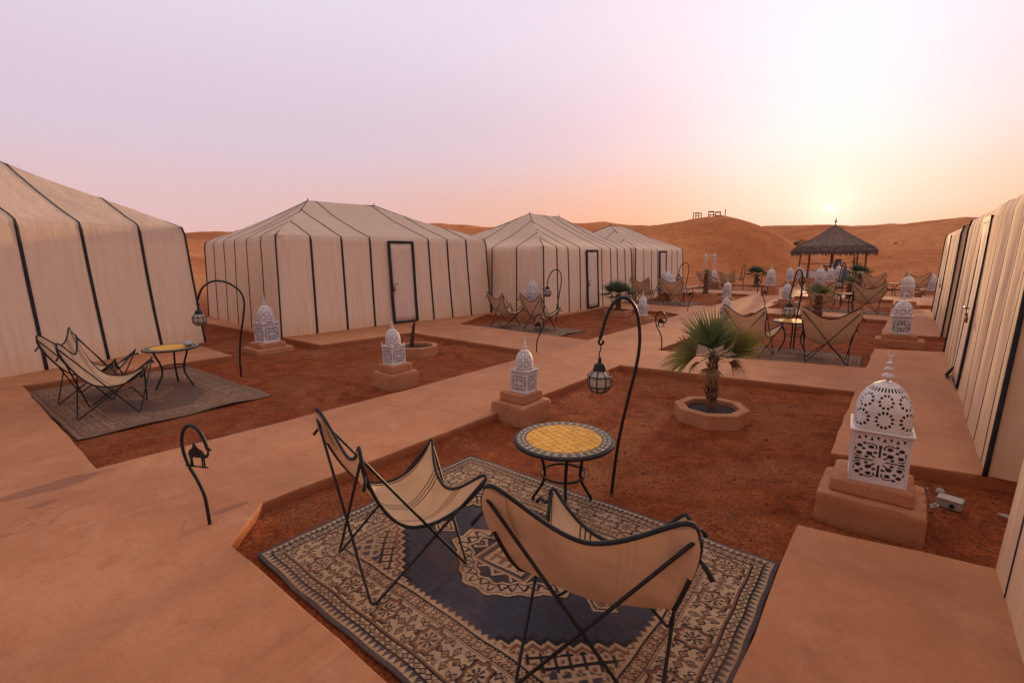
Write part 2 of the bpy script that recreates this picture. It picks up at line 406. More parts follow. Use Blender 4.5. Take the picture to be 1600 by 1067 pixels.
    tr = t.n('ShaderNodeBsdfTranslucent'); t.l(c, tr.inputs[0]); mx = t.n('ShaderNodeMixShader'); mx.inputs[0].default_value = 0.25
    t.l(t.bsdf.outputs[0], mx.inputs[1]); t.l(tr.outputs[0], mx.inputs[2]); t.l(mx.outputs[0], t.nt.nodes['Material Output'].inputs[0])

    t = NT('thatch'); v = t.coord('Object', (1, 1, 0.25)); inf = t.n('ShaderNodeObjectInfo')
    c = t.ramp(t.noise(v, 9, 5, 0.7), [(0.3, (0.09, 0.06, 0.046)), (0.55, (0.24, 0.165, 0.125)), (0.75, (0.42, 0.30, 0.23))])
    t.done(c, 0.95, t.bump(t.noise(t.coord('Object', (1, 1, 0.2)), 40, 4), 0.7, 0.03), spec=0.1)

    # sling fabric of the folding chairs: undyed canvas with pairs of woven dark lines running front to back
    t = NT('sling'); uv = t.n('ShaderNodeUVMap'); sp = t.n('ShaderNodeSeparateXYZ'); t.l(uv.outputs[0], sp.inputs[0]); v = t.coord('Object')
    c = t.ramp(t.noise(v, 5, 5), [(0.3, (0.52, 0.335, 0.195)), (0.7, (0.62, 0.425, 0.265))])
    ph = t.math('FRACT', t.math('ADD', t.math('MULTIPLY', sp.outputs[0], 3.0), 0.5))
    ln = None
    for cpos in (0.40, 0.50, 0.60):
        m = t.ramp(t.math('ABSOLUTE', t.math('SUBTRACT', ph, cpos)), [(0.013, 1.0), (0.021, 0.0)])
        ln = m if ln is None else t.math('MAXIMUM', ln, m)
    face = t.n('ShaderNodeNewGeometry')
    ln = t.math('MULTIPLY', ln, t.math('SUBTRACT', 1.0, t.math('MULTIPLY', face.outputs['Backfacing'], 0.92)))
    c = t.mix(t.math('MULTIPLY', ln, 0.9), c, (0.045, 0.022, 0.016))
    nm = t.bump(t.math('ADD', t.noise(v, 9, 3), t.math('MULTIPLY', t.noise(v, 160, 2), 0.06)), 0.35, 0.03)
    t.done(c, 0.9, nm, spec=0.1)
    tr = t.n('ShaderNodeBsdfTranslucent'); t.l(c, tr.inputs[0]); mx = t.n('ShaderNodeMixShader'); mx.inputs[0].default_value = 0.07
    t.l(t.bsdf.outputs[0], mx.inputs[1]); t.l(tr.outputs[0], mx.inputs[2]); t.l(mx.outputs[0], t.nt.nodes['Material Output'].inputs[0])

    t = NT('sling_plain'); v = t.coord('Object')
    c = t.ramp(t.noise(v, 5, 5), [(0.3, (0.52, 0.34, 0.20)), (0.7, (0.62, 0.43, 0.27))])
    t.done(c, 0.9, t.bump(t.noise(v, 12, 3), 0.3, 0.02), spec=0.1)
    simple('painted_inner_shade', (0.045, 0.04, 0.038), (0.10, 0.09, 0.085), 14, 0.8, 0.1, 60)  # dark tone that paints in the shade inside the white lanterns
    # rugs: the woven pattern sits in the colour attribute, pile and dust come from nodes
    t = NT('rug'); at = t.n('ShaderNodeAttribute', attribute_name='weave', attribute_type='GEOMETRY'); v = t.coord('World')
    wear = t.noise(v, 2.2, 6, 0.65); fine = t.noise(v, 130, 3, 0.7)
    c = t.mix(t.ramp(wear, [(0.45, 0.0), (0.72, 0.5)]), at.outputs['Color'], (0.24, 0.125, 0.08))
    c = t.mix(t.ramp(fine, [(0.35, 0.35), (0.6, 0.0)]), c, (0.02, 0.015, 0.015))
    t.done(c, 0.95, t.bump(t.math('ADD', fine, t.math('MULTIPLY', wear, 1.0)), 0.5, 0.008), spec=0.1)
build_mats()

# ------------------------------------------------------------------ terrain
def smooth(a, b, x):
    t = np.clip((x - a) / (b - a), 0, 1); return t * t * (3 - 2 * t)

BEDS = [
    [(-4.08, 1.52), (-3.63, 1.10), (-0.46, 1.16), (-0.45, 8.68), (-2.08, 8.43), (-4.10, 8.17)],
    [(-0.6, 3.96), (0.66, 4.20), (9.5, 4.35), (9.5, 6.2), (0.84, 6.03), (0.2, 5.89), (-0.6, 5.72)],
    [(-4.14, 10.03), (-2.54, 10.17), (-0.44, 10.68), (-0.38, 18.95), (-2.4, 19.1), (-4.30, 18.85)],
    [(-0.6, 12.93), (0.82, 13.4), (9.5, 13.6), (9.5, 15.9), (0.77, 15.83), (-0.6, 15.72)],
    [(-4.22, 20.80), (-0.37, 20.17), (-0.40, 27.6), (-4.3, 27.8)],
    [(-0.6, 23.3), (9.5, 23.5), (9.5, 25.5), (-0.6, 25.4)],
    [(-4.3, 29.9), (0.6, 29.7), (0.6, 36.9), (-4.2, 36.9)],
    [(-6.12, 0.76), (-5.96, 4.58), (-6.02, 7.70), (-6.58, 8.26), (-10.74, 8.37), (-10.95, 5.80), (-21, 5.55), (-21, 3.85), (-11.32, 3.92), (-11.42, 0.67)],
    [(-6.06, 10.24), (-6.12, 16.75), (-6.60, 17.15), (-9.60, 17.6), (-9.45, 13.2), (-12.0, 13.0), (-10.9, 10.45)],
    [(-6.2, 20.3), (-6.25, 27.2), (-6.7, 27.7), (-9.7, 27.9), (-9.6, 21.6), (-7.2, 20.4)],
    [(-6.35, 30.4), (-6.45, 36.9), (-10.9, 36.9), (-10.9, 30.4)],
]
RUG_SPOTS = [(-2.01, 2.39, 3.1, 2.35), (-9.62, 1.95, 3.8, 2.5), (-2.2, 11.52, 3.4, 2.0), (-8.95, 11.35, 3.4, 2.0), (-2.0, 21.75, 3.4, 2.0), (-0.7, 31.0, 3.4, 2.0), (-9.3, 32.3, 3.4, 2.0)]
def build_terrain():
    naz, nr = 900, 400
    # finer azimuth steps in front of the camera
    az = np.linspace(-math.pi, math.pi, naz, endpoint=False)
    az = az - 0.55 * np.sin(az) * 0.9                   # denser around 0 (view direction), still a full circle
    az = np.sort(az)
    r = np.concatenate([[0.0], np.geomspace(0.6, 1500, nr - 1)])
    R, T = np.meshgrid(r, az, indexing='ij')
    deg = np.degrees(T)
    # layers: (azimuth->elevation of the crest seen from the camera, crest distance, foot distance)
    def el(xp):   # control list of (azimuth deg, elevation deg)
        xs, ys = zip(*xp); return np.interp(deg, xs, ys, period=360)
    def crest(e, rc): return 2.05 + rc * np.tan(np.radians(e))
    lay = []
    rc = 66 + 5 * np.sin(T * 7 + 1.0); rb = np.interp(deg, [-40, 0, 12, 22, 28, 33], [40, 40, 44, 42, 48, 54])
    e1 = el([(-180, -3), (-12, -3), (3, 1.6), (8, 2.6), (13, 3.30), (16, 3.55), (19, 3.80), (21, 3.93), (23.5, 4.02), (25, 3.72), (27, 3.05), (29, 2.0), (32, 0.0), (36, -2), (180, -3)])
    lay.append((e1, rc, rb, 1.1))
    rc = 175 + 22 * np.sin(T * 5 + 0.4)
    e2 = el([(-180, 2.6), (-60, 3.0), (-37, 2.60), (-30, 2.9), (-8, 3.95), (-3, 3.55), (3, 3.45), (7, 3.85), (11, 3.9), (16, 3.3), (26, 2.9), (29, 2.92), (32, 2.98), (36, 2.6), (40, 2.6), (46, 2.5), (60, 2.5), (120, 2.6), (180, 2.6)])
    lay.append((e2, rc, rc - 75, 1.0))
    rc = 108 + 8 * np.sin(T * 4 + 2.0)
    e3 = el([(-180, 1.5), (-60, 1.5), (-46, 1.9), (-36, 1.6), (-20, 0.5), (10, -1), (33, 0.5), (36, 2.3), (39, 2.6), (41.5, 2.80), (43, 3.02), (46, 2.95), (52, 2.8), (70, 2.5), (120, 1.5), (180, 1.5)])
    rb3 = np.interp(deg, [-60, -20, 33, 40, 46], [40, 40, 52, 46, 42])
    lay.append((e3, rc, rb3, 1.15))
    rc = 420 + 40 * np.sin(T * 9)
    e4 = el([(-180, 2.4), (-40, 2.3), (-8, 2.9), (3, 2.8), (24, 2.85), (30, 2.7), (34, 2.62), (38, 2.72), (41, 2.5), (60, 2.4), (180, 2.4)])
    lay.append((e4, rc, rc - 160, 1.0))
    base = np.full_like(R, -0.13)
    h = base.copy()
    for e, rc, rb, p in lay:
        H = crest(e, rc) + 0.13
        rise = smooth(0, 1, (R - rb) / (rc - rb)) ** p
        fall = 1 - smooth(0, 1, (R - rc) / (rc * 0.35)) * 0.85
        h = np.maximum(h, base + np.maximum(H, 0) * rise * fall)
    X = -R * np.sin(-T + 0) ; X = R * np.sin(T - HEADING); Y = R * np.cos(T - HEADING)
    # low undulation of the sand
    und = 0.010 * np.sin(X * 2.1 + 1.3 * np.sin(Y * 1.3)) * np.sin(Y * 1.7 + 0.8 * np.sin(X * 0.9)) + 0.006 * np.sin(X * 5.3 + Y * 3.1) * np.sin(Y * 4.7 - X * 2.0)
    # sand blown into low drifts against the kerbs, kept clear of the rugs
    seg = np.full_like(R, 9.0); near = R < 24; xs, ys = X[near], Y[near]; dmin = np.full(xs.shape, 9.0)
    for poly in BEDS:
        for (x0, y0), (x1, y1) in zip(poly, poly[1:] + poly[:1]):
            if max(abs(x0), abs(x1)) > 15: continue
            dx, dy = x1 - x0, y1 - y0; tt = np.clip(((xs - x0) * dx + (ys - y0) * dy) / (dx * dx + dy * dy), 0, 1)
            dmin = np.minimum(dmin, np.hypot(xs - x0 - tt * dx, ys - y0 - tt * dy))
    seg[near] = dmin
    drift = 0.07 * np.exp(-seg / 0.16) * np.clip(0.35 + 0.5 * np.sin(X * 1.3 + 2 * np.sin(Y * 0.9)) + 0.4 * np.sin(Y * 1.9 + 1.5 * np.sin(X * 2.3)), 0, 1.2)
    keep = np.ones_like(R)
    for rx, ry, rl, rw in RUG_SPOTS:
        q = np.maximum(np.abs(X - rx) - rl / 2, np.abs(Y - ry) - rw / 2); keep = np.minimum(keep, smooth(0.0, 0.12, q))
    und = (und * 2.0 + drift) * keep
    h = h + und + smooth(38, 60, R) * 0.28 * (np.sin(X * 0.31 + 1.7 * np.sin(Y * 0.11)) * np.sin(Y * 0.23 + np.sin(X * 0.17)))
    h = h + smooth(46, 58, R) * 0.035 * np.sin(X * 1.9 + 2 * np.sin(Y * 0.7)) * np.sin(Y * 1.5 + 2 * np.sin(X * 0.6)) * (1 - smooth(120, 200, R))
    h = h + smooth(600, 1500, R) * -2
    verts = np.stack([X, Y, h], -1).reshape(-1, 3)
    idx = np.arange(nr * naz).reshape(nr, naz)
    a = idx[:-1, :]; b = np.roll(idx, -1, 1)[:-1, :]; c = np.roll(idx, -1, 1)[1:, :]; d = idx[1:, :]
    faces = np.stack([a, d, c, b], -1).reshape(-1, 4)[:, ::-1]
    me = bpy.data.meshes.new('desert_sand')
    me.vertices.add(len(verts)); me.vertices.foreach_set('co', verts.ravel())
    me.loops.add(faces.size); me.loops.foreach_set('vertex_index', faces.ravel())
    me.polygons.add(len(faces)); me.polygons.foreach_set('loop_start', np.arange(0, faces.size, 4)); me.polygons.foreach_set('loop_total', np.full(len(faces), 4))
    me.update(calc_edges=True); me.validate()
    me.polygons.foreach_set('use_smooth', np.ones(len(me.polygons), bool))
    # make sure normals look up
    if me.polygons[len(me.polygons) // 2].normal.z < 0:
        me.flip_normals()
    me.materials.append(MATS['sand'])
    o = link('desert_sand', me); tag(o, kind='structure')
    def height(x, y):
        rr = math.hypot(x, y); tt = math.atan2(x, y) + HEADING
        tt = (tt + math.pi) % (2 * math.pi) - math.pi
        i = min(max(np.searchsorted(r, rr), 1), nr - 1); j = int(np.argmin(np.abs(az - tt)))
        f = (rr - r[i - 1]) / (r[i] - r[i - 1]); return float(h[i - 1, j] * (1 - f) + h[i, j] * f)
    return height
ground_z = build_terrain()
BED = -0.13

# ------------------------------------------------------------------ raised paths, cut out round the sunken beds
rnd = random.Random(4)
def rough(poly, step=0.35, amp=0.012):
    out = []
    for i, p in enumerate(poly):
        q = poly[(i + 1) % len(poly)]; L = math.hypot(q[0] - p[0], q[1] - p[1]); n = max(1, int(min(L, 14) / step))
        for k in range(n):
            f = k / n; j = amp if k else 0
            out.append((p[0] + (q[0] - p[0]) * f + rnd.uniform(-j, j), p[1] + (q[1] - p[1]) * f + rnd.uniform(-j, j)))
    return out

OUTER = [(-20, -7), (9, -7), (9, 31.5), (1.4, 31.6), (1.2, 37.5), (-3.9, 37.5), (-3.7, 40.6), (-5.9, 40.6), (-6.3, 37.5), (-11.5, 37.5), (-11.8, 29.5), (-16.5, 28.5), (-17, 13.4), (-19.5, 13.4), (-20, 5.5)]
def build_paths():
    base = MB().prism(rough(OUTER, 0.6, 0.01), -0.42, 0.0).build('plaster_path', MATS['plaster'])
    cutters = []
    for b in BEDS:
        c = MB().prism(rough(b), -0.6, 0.3).build('cut', MATS['plaster']); cutters.append(c)
        bm = bmesh.new(); bm.from_mesh(c.data); bmesh.ops.recalc_face_normals(bm, faces=bm.faces); bm.to_mesh(c.data); bm.free()
        m = base.modifiers.new('cut', 'BOOLEAN'); m.operation = 'DIFFERENCE'; m.solver = 'EXACT'; m.object = c
    bm = bmesh.new(); bm.from_mesh(base.data); bmesh.ops.recalc_face_normals(bm, faces=bm.faces); bm.to_mesh(base.data); bm.free()
    bevel(base, 0.022, 3, 50)
    dg = bpy.context.evaluated_depsgraph_get(); dg.update()
    me = bpy.data.meshes.new_from_object(base.evaluated_get(dg))
    base.modifiers.clear(); base.data = me
    for c in cutters:
        d = c.data; bpy.data.objects.remove(c); bpy.data.meshes.remove(d)
    tag(base, kind='structure'); return base
build_paths()

# ------------------------------------------------------------------ tents
def build_tent(label, C0, C1, D, he, hr, e0, e1, front_seams, end_n, door, side=1, mat='canvas', web=0.058, end_web=0.042, splay=0.11, seed=1, door_w=0.86, door_out=0.05, corners=True):
    """C0,C1 front base corners; b points into the tent. front_seams = fractions along the front where webbing runs."""
    C0 = Vector((*C0, 0)); C1 = Vector((*C1, 0)); a = (C1 - C0); L = a.length; a.normalize(); b = Vector((-a.y, a.x, 0)) * side
    ang = math.atan2(a.y, a.x)
    root = empty('canvas_tent', C0); tag(root, label, 'tent', 'canvas tents of the camp')
    def P(s, w, z):            # s along the front from C0, w inwards, local to root (root is unrotated)
        v = a * s + b * w; return (v.x, v.y, z)
    half = D / 2
    # faces: 0 front, 1 far end, 2 back, 3 near end; each gives (length, point function(t, w, z), slope run, wmax(t))
    def wmax_front(t): return half * max(0.0, min(1.0, t / e0, (L - t) / e1))
    faces = [
        (L, lambda t, w, z: P(t, w, z), half, wmax_front),
        (D, lambda t, w, z: P(L - w, t, z), e1, lambda t: e1 * max(0.0, min(t, D - t) / half)),
        (L, lambda t, w, z: P(t, D - w, z), half, wmax_front),
        (D, lambda t, w, z: P(w, t, z), e0, lambda t: e0 * max(0.0, min(t, D - t) / half)),
    ]
    fl = [L, D, L, D]
    nsq = 0.05
    def prof(fi, t, q):
        """point of the tent skin: q 0..1 wall from hem to eave, 1..2 roof from eave to hip or ridge"""
        ln, pf, run, wm = faces[fi]
        if q <= 1:
            z = he * q; sp = splay * (1 - q) ** 1.3; rd = 0.028 * max(0, (q - 0.95) / 0.05) ** 2
            tt = -sp + (t / ln) * (ln + 2 * sp)
            return tt, -sp + rd, z - rd * 0.7
        f = q - 1; wx = wm(t); w = 0.028 + (wx - 0.028) * f if wx > 0.028 else wx
        z = he - 0.020 + (hr - he + 0.020) * (w / run) - 0.10 * math.sin(math.pi * min(1, w / run)) * min(1, wx / run)
        return t, w, z
    def skin(fi, t, q, out=0.0, fr=None, amp=1.0):
        ln, pf, run, wm = faces[fi]
        tt, w, z = prof(fi, t, q)
        x, y, zz = pf(tt, w, z)
        edge = min(t, ln - t); k = min(1, edge / 0.5)
        n = noise.noise(Vector((x * 0.9 + seed * 7.3, y * 0.9, z * 0.35))) * 0.032 + noise.noise(Vector((x * 3.1, y * 3.1 + seed, z * 0.6))) * 0.016
        bul = 0.0
        if fr is not None: bul = 0.016 * math.sin(math.pi * fr) * (1 - abs(q - 0.55) if q <= 1 else 0.5)
        off = out + (n * k + bul * k) * amp
        if q <= 1: return pf(tt, w - off, z)
        return pf(tt, w, z + off)
    def panel(fi, t0, t1, name):
        mb = MB(); nt, nq = 8, 30
        def fn(u, v):
            q = v * 2; t = t0 + (t1 - t0) * u
            dip = -0.014 * math.sin(math.pi * u) * math.exp(-((q - 1) / 0.08) ** 2)
            p = skin(fi, t, q, 0.0, u); return (p[0], p[1], max(p[2] + dip, 0.0))
        mb.grid(fn, nt, nq)
        o = mb.build(name, MATS[mat], root, smooth=True); return o
    def seam(fi, t, wd, name='webbing', q1=2.0):
        mb = MB(); nq = 36; pts = []
        for j in range(nq + 1):
            q = q1 * j / nq
            row = []
            for s_ in (-1, 1):
                row.append(skin(fi, t + s_ * wd * (0.5 if q < 1 else 0.24), q, 0.010 if wd > 0.03 else 0.003, 0.0))
            pts.append(row)
        vs = [p for row in pts for p in row]; fs = [(2 * j, 2 * j + 1, 2 * j + 3, 2 * j + 2) for j in range(nq)]
        mb.add(vs, fs); o = mb.build(name, MATS['webbing'], root, smooth=True)
        sd = o.modifiers.new('thick', 'SOLIDIFY'); sd.thickness = 0.008 if wd > 0.03 else 0.003; sd.offset = 0
        return o
    ds, dt = None, None
    if door is not None: ds = door * L; dt = (ds - door_w / 2, ds + door_w / 2)
    fs_ = [f * L for f in front_seams]
    allb = [0] + fs_ + [L]
    for i in range(len(allb) - 1): panel(0, allb[i], allb[i + 1], 'canvas_panel')
    for t in fs_:
        seam(0, t, web)
    for fi in (3, 1):
        for i in range(end_n):
            panel(fi, D * i / end_n, D * (i + 1) / end_n, 'canvas_panel')
            if i: seam(fi, D * i / end_n, end_web)
    for i in range(3): panel(2, L * i / 3, L * (i + 1) / 3, 'canvas_panel')
    # corner webbing up the wall and on along the hip
    for (s0, w0, rs, rw) in (((0, 0, e0, half), (L, 0, L - e1, half), (0, D, e0, half), (L, D, L - e1, half)) if corners else ()):
        pts = []; so = -1 if s0 == 0 else 1; wo = -1 if w0 == 0 else 1
        for j in range(15):
            q = j / 14; sp = splay * (1 - q) ** 1.3 + 0.012 - 0.03 * max(0, (q - 0.93) / 0.07)
            pts.append(P(s0 + so * sp, w0 + wo * sp, he * q - 0.02 * (q > 0.95)))
        for j in range(1, 15):
            f = j / 14; pts.append(P(s0 + (rs - s0) * f, w0 + (rw - w0) * f, he - 0.02 + (hr - he + 0.02) * f - 0.085 * math.sin(math.pi * f) + 0.015))
        MB().tube(pts, [0.022] * 15 + [0.013] * 14, 6).build('corner_webbing', MATS['webbing'], root, smooth=True)
    MB().tube([P(e0, half, hr), P((e0 + L - e1) / 2, half, hr - 0.03), P(L - e1, half, hr)], 0.02, 6).build('ridge_rope', MATS['webbing'], root, smooth=True)
    for s_ in (e0, L - e1):
        MB().tube([P(s_, half, hr - 0.05), P(s_, half, hr + 0.09)], 0.018, 6).build('pole_tip', MATS['iron'], root, smooth=True)
    if door is not None:
        hd = he - 0.16; off = splay + 0.05
        dr = empty('door', P(ds, 0, 0)); dr.parent = root; dr.rotation_euler = (0, 0, ang)
        o_ = -1 * side
        def lean(z): return o_ * (door_out + splay * (1 - z / he) ** 1.3)
        w2 = door_w / 2
        mb = MB()
        def fnd(u, v):
            z = 0.06 + (hd - 0.10) * v; return (-w2 + 0.03 + (door_w - 0.06) * u, lean(z) + 0.008 * math.sin(u * 9 + v * 4), z)
        mb.grid(fnd, 6, 12); d1 = mb.build('door_leaf', MATS['door_cloth'], dr, smooth=True)
        sd = d1.modifiers.new('thick', 'SOLIDIFY'); sd.thickness = 0.03; sd.offset = 0
        rj = random.Random(seed)
        def bar(p, q, w, name):
            pts = []
            for j in range(9):
                f = j / 8; pts.append(Vector(p).lerp(Vector(q), f) + Vector((rj.uniform(-.006, .006), 0, 0)))
            mb = MB(); vs = []; fs = []
            for j, c in enumerate(pts):
                dirv = (Vector(q) - Vector(p)).normalized(); sidev = Vector((dirv.z, 0, -dirv.x)) * w / 2
                y = lean(c.z) + o_ * (0.02 if door_out > 0.03 else 0.0)
                for s1, dy in ((-1, 0.02), (1, 0.02), (1, -0.025), (-1, -0.025)):
                    vs.append((c.x + sidev.x * s1, y + o_ * dy, c.z + sidev.z * s1))
            for j in range(8):
                for k in range(4): fs.append((j * 4 + k, j * 4 + (k + 1) % 4, j * 4 + 4 + (k + 1) % 4, j * 4 + 4 + k))
            fs += [(3, 2, 1, 0), (32, 33, 34, 35)]
            mb.add(vs, fs); o = mb.build(name, MATS['webbing'], dr); return o
        bar((-w2, 0, 0.03), (-w2, 0, hd), 0.075, 'door_jamb'); bar((w2, 0, 0.03), (w2, 0, hd), 0.085, 'door_jamb')
        bar((-w2 - 0.03, 0, hd), (w2 + 0.03, 0, hd), 0.075, 'door_head'); bar((-w2, 0, 0.05), (w2, 0, 0.05), 0.05, 'door_sill')
        hx = -w2 + 0.07; hz = hd * 0.49
        MB().tube([(hx - 0.02, lean(hz) + o_ * 0.05, hz), (hx, lean(hz) + o_ * 0.09, hz), (hx + 0.13, lean(hz) + o_ * 0.09, hz + 0.01)], 0.012, 6).build('door_handle', MATS['iron'], dr, smooth=True)
        hz -= 0.17
        lk = MB().box((hx, lean(hz) + o_ * 0.055, hz), (0.07, 0.035, 0.09)).build('padlock', MATS['brass'], dr); bevel(lk, 0.008)
        MB().tube(spline([(hx - 0.022, lean(hz) + o_ * 0.055, hz + 0.04), (hx - 0.02, lean(hz) + o_ * 0.055, hz + 0.09), (hx + 0.02, lean(hz) + o_ * 0.055, hz + 0.09), (hx + 0.022, lean(hz) + o_ * 0.055, hz + 0.04)], 4), 0.007, 6).build('shackle', MATS['iron'], lk, smooth=True)
    return root

# left row
build_tent('nearest left tent, wide cream wall filling the left edge of view', (-11.48, -3.10), (-13.80, 4.02), 5.9, 2.88, 4.55, 2.6, 2.6, [0.24, 0.445, 0.585, 0.72, 0.865], 5, None, seed=1, web=0.058)
build_tent('cream tent with closed black-framed door behind the white lanterns, second from left', (-12.98, 5.86), (-12.30, 13.26), 7.3, 2.74, 4.08, 2.45, 2.45, [0.125, 0.245, 0.365, 0.655, 0.76, 0.875], 6, 0.505, seed=2)
build_tent('third tent in the left row, grey shaded end wall and padlocked door', (-9.88, 13.62), (-10.02, 20.70), 5.9, 2.46, 3.92, 3.2, 1.6, [0.12, 0.23, 0.345, 0.60, 0.71, 0.80, 0.90], 5, 0.47, seed=3)
build_tent('small distant tent at the far end of the left row before the dune', (-9.90, 20.95), (-10.05, 27.3), 5.9, 2.45, 3.74, 3.2, 1.2, [0.15, 0.29, 0.42, 0.60, 0.74, 0.87], 5, 0.51, seed=4, web=0.045)
# right row: walls face -X
build_tent('nearest right tent, bare canvas corner in the lower right edge', (0.70, -3.4), (0.72, 4.12), 5.6, 2.70, 3.7, 2.4, 2.4, [0.14, 0.28, 0.72, 0.86, 0.955], 5, None, side=-1, mat='canvas_warm', web=0.02, end_web=0.04, seed=5, splay=0.08, corners=False)
build_tent('warm cream tent on the right with bold black corner strip and red padlock', (0.84, 6.10), (0.84, 13.35), 5.6, 2.70, 3.7, 2.4, 2.4, [0.055, 0.15, 0.25, 0.34, 0.72, 0.80, 0.90], 5, 0.55, side=-1, mat='canvas_warm', web=0.016, end_web=0.05, seed=6, splay=0.09, door_out=0.012)
build_tent('farther right tent, narrow sliver beyond the bold black strip', (0.88, 15.9), (0.86, 22.5), 5.6, 2.70, 3.7, 2.4, 2.4, [0.16, 0.32, 0.7, 0.85], 5, 0.6, side=-1, mat='canvas_warm', web=0.016, end_web=0.05, seed=7, splay=0.09, door_out=0.012)

# ------------------------------------------------------------------ rugs
def tri(x): return np.abs((x % 1.0) - 0.5) * 2
def weave(L, W, U, V, pal, fade=0.0, seed=0):
    cream, brown, dark, navy, sel = [np.array(c) for c in pal]
    C = np.empty(U.shape + (3,)); C[:] = navy
    du = L / 2 - np.abs(U); dv = W / 2 - np.abs(V)
    d = np.minimum(du, dv); s = np.where(dv < du, U, V)
    def put(mask, c): C[mask] = c
    # field: corner spandrels with stepped edge
    q = du - 0.53; r = dv - 0.53
    fieldm = d > 0.485
    sp = (q / 0.62 + r / 0.46) + 0.10 * (tri((q - r) / 0.13) - 0.5)
    put(fieldm & (sp < 1.0), cream); put(fieldm & (sp < 1.0) & (sp > 0.90), dark * 1.2); put(fieldm & (sp < 0.84) & (sp > 0.76), brown)
    lat = np.minimum(tri((q + r) / 0.11), tri((q - r) / 0.11))
    put(fieldm & (sp < 0.74) & (lat < 0.25), dark); put(fieldm & (sp < 0.74) & (lat > 0.70), brown); put(fieldm & (sp < 0.40), navy * 1.2)
    put(fieldm & (sp < 0.40) & (lat < 0.3), cream)
    # medallion
    m = np.abs(U) / 0.66 + np.abs(V) / 0.50; ang = np.arctan2(V, U)
    m2 = np.maximum(m * 0.86, np.maximum(np.abs(U) / 0.52, np.abs(V) / 0.40) * 0.84) + 0.045 * (tri(ang * 16 / (2 * math.pi)) - 0.5)
    put(m2 < 0.86, cream); put((m2 < 0.86) & (m2 > 0.83), dark)
    put((m2 < 0.79) & (m2 > 0.77), brown)
    zz = tri(ang * 28 / (2 * math.pi))
    put((m2 < 0.75) & (m2 > 0.62) & (np.abs(zz - (m2 - 0.62) / 0.13) < 0.22), dark)
    put((m2 < 0.62) & (m2 > 0.60), dark); put((m2 < 0.60) & (m2 > 0.57), cream); put(m2 < 0.565, navy * 0.6)
    pet = tri(U / 0.16 + 0.5) + tri(V / 0.16 + 0.5)
    put((m2 < 0.54) & (np.abs(pet - 0.75) < 0.16), cream); put((m2 < 0.54) & (pet < 0.35), brown)
    bx = np.maximum(np.abs(U) / 0.24, np.abs(V) / 0.17)
    put(bx < 1.0, cream); put((bx < 0.93) & (bx > 0.85), brown); put((bx < 0.85) & (bx > 0.72), navy * .7)
    put((bx < 0.62) & (np.minimum(tri(U / 0.08), tri(V / 0.08)) < 0.35), brown)
    for sx in (-1, 1):      # pendants
        pd = np.abs(U - sx * 0.72) / 0.12 + np.abs(V) / 0.085
        put(pd < 1.0, cream); put((pd < 0.8) & (pd > 0.6), dark); put(pd < 0.4, brown)
    # borders from the edge inwards
    put(d < 0.50, cream); put(d < 0.475, cream)
    sc = 0.485 + 0.03 * tri(s / 0.055)
    put((d > 0.47) & (d < sc), cream); put((d >= sc) & (d < sc + 0.010), brown)
    b3 = (d > 0.385) & (d <= 0.47); t = (d - 0.395) / 0.07; cs = tri(s / 0.15) ; f3 = (s / 0.075) % 1.0
    put(b3, brown * 1.25); ra = np.abs(f3 - 0.5) * 2; rb = np.abs(t - 0.5) * 2
    put(b3 & (np.abs(ra - rb) < 0.16), dark); put(b3 & ((ra + rb) < 0.42), cream); put(b3 & (ra > 0.9), cream); put(b3 & (np.abs(ra + rb - 1.0) < 0.12), cream)
    put((d > 0.462) & (d < 0.474), dark); put((d > 0.385) & (d < 0.395), dark)
    bm = (d > 0.145) & (d <= 0.385); put(bm, cream)
    k = np.floor(s / 0.19); a = ((s / 0.19) % 1.0 - 0.5) * 2; b = ((d - 0.145) / 0.24 - 0.5) * 2
    even = (k % 2 == 0)
    st = np.minimum(np.maximum(np.abs(a), np.abs(b)) * 1.18, (np.abs(a) + np.abs(b)) * 0.86)
    ev = bm & even
    put(ev & (st < 0.90) & (st > 0.80), dark); put(ev & (st <= 0.80) & (st > 0.60), brown); put(ev & (st <= 0.60) & (st > 0.52), cream); put(ev & (st <= 0.52), dark * 1.5)
    ph = np.arctan2(b, a); put(ev & (st <= 0.50) & (np.cos(ph * 8) > 0.15) & (st > 0.12), cream); put(ev & (st < 0.14), brown)
    od = bm & ~even
    for (ox, oy, wx, wy) in ((0.46, 0, .36, .26), (-0.46, 0, .36, .26), (0, 0.46, .26, .36), (0, -0.46, .26, .36)):
        p = np.abs(a - ox) / wx + np.abs(b - oy) / wy
        put(od & (p < 1.0) & (p > 0.62), dark); put(od & (p <= 0.45), brown)
    for sx in (-1, 1):
        for sy in (-1, 1):
            p = np.abs((a - sx * .62) + (b - sy * .66)) / .22 + np.abs((a - sx * .62) - (b - sy * .66)) / .40
            put(od & (p < 1.0) & (p > 0.5), dark)
    put(od & (np.abs(a) + np.abs(b) < 0.24), brown)
    put(bm & (np.abs(np.abs(b) - 0.93) < 0.035), brown); fl = np.abs(np.abs(a) - 0.97) + np.abs(np.abs(b) - 0.0); put(bm & (fl < 0.20) & (fl > 0.09), dark)
    fl = np.abs(np.abs(a) - 1.0) + np.abs(np.abs(b) - 0.62); put(bm & (fl < 0.26) & (fl > 0.14), dark); put(bm & (fl < 0.07), brown)
    put((d > 0.135) & (d <= 0.148), dark)
    b1 = (d > 0.085) & (d <= 0.135); f1 = (s / 0.05) % 1.0; rr = np.abs(f1 - 0.5) * 2 + np.abs((d - 0.11) / 0.025)
    put(b1, cream); put(b1 & (rr < 1.05) & (rr > 0.6), dark); put(b1 & (rr < 0.35), brown)
    put((d > 0.078) & (d <= 0.087), dark)
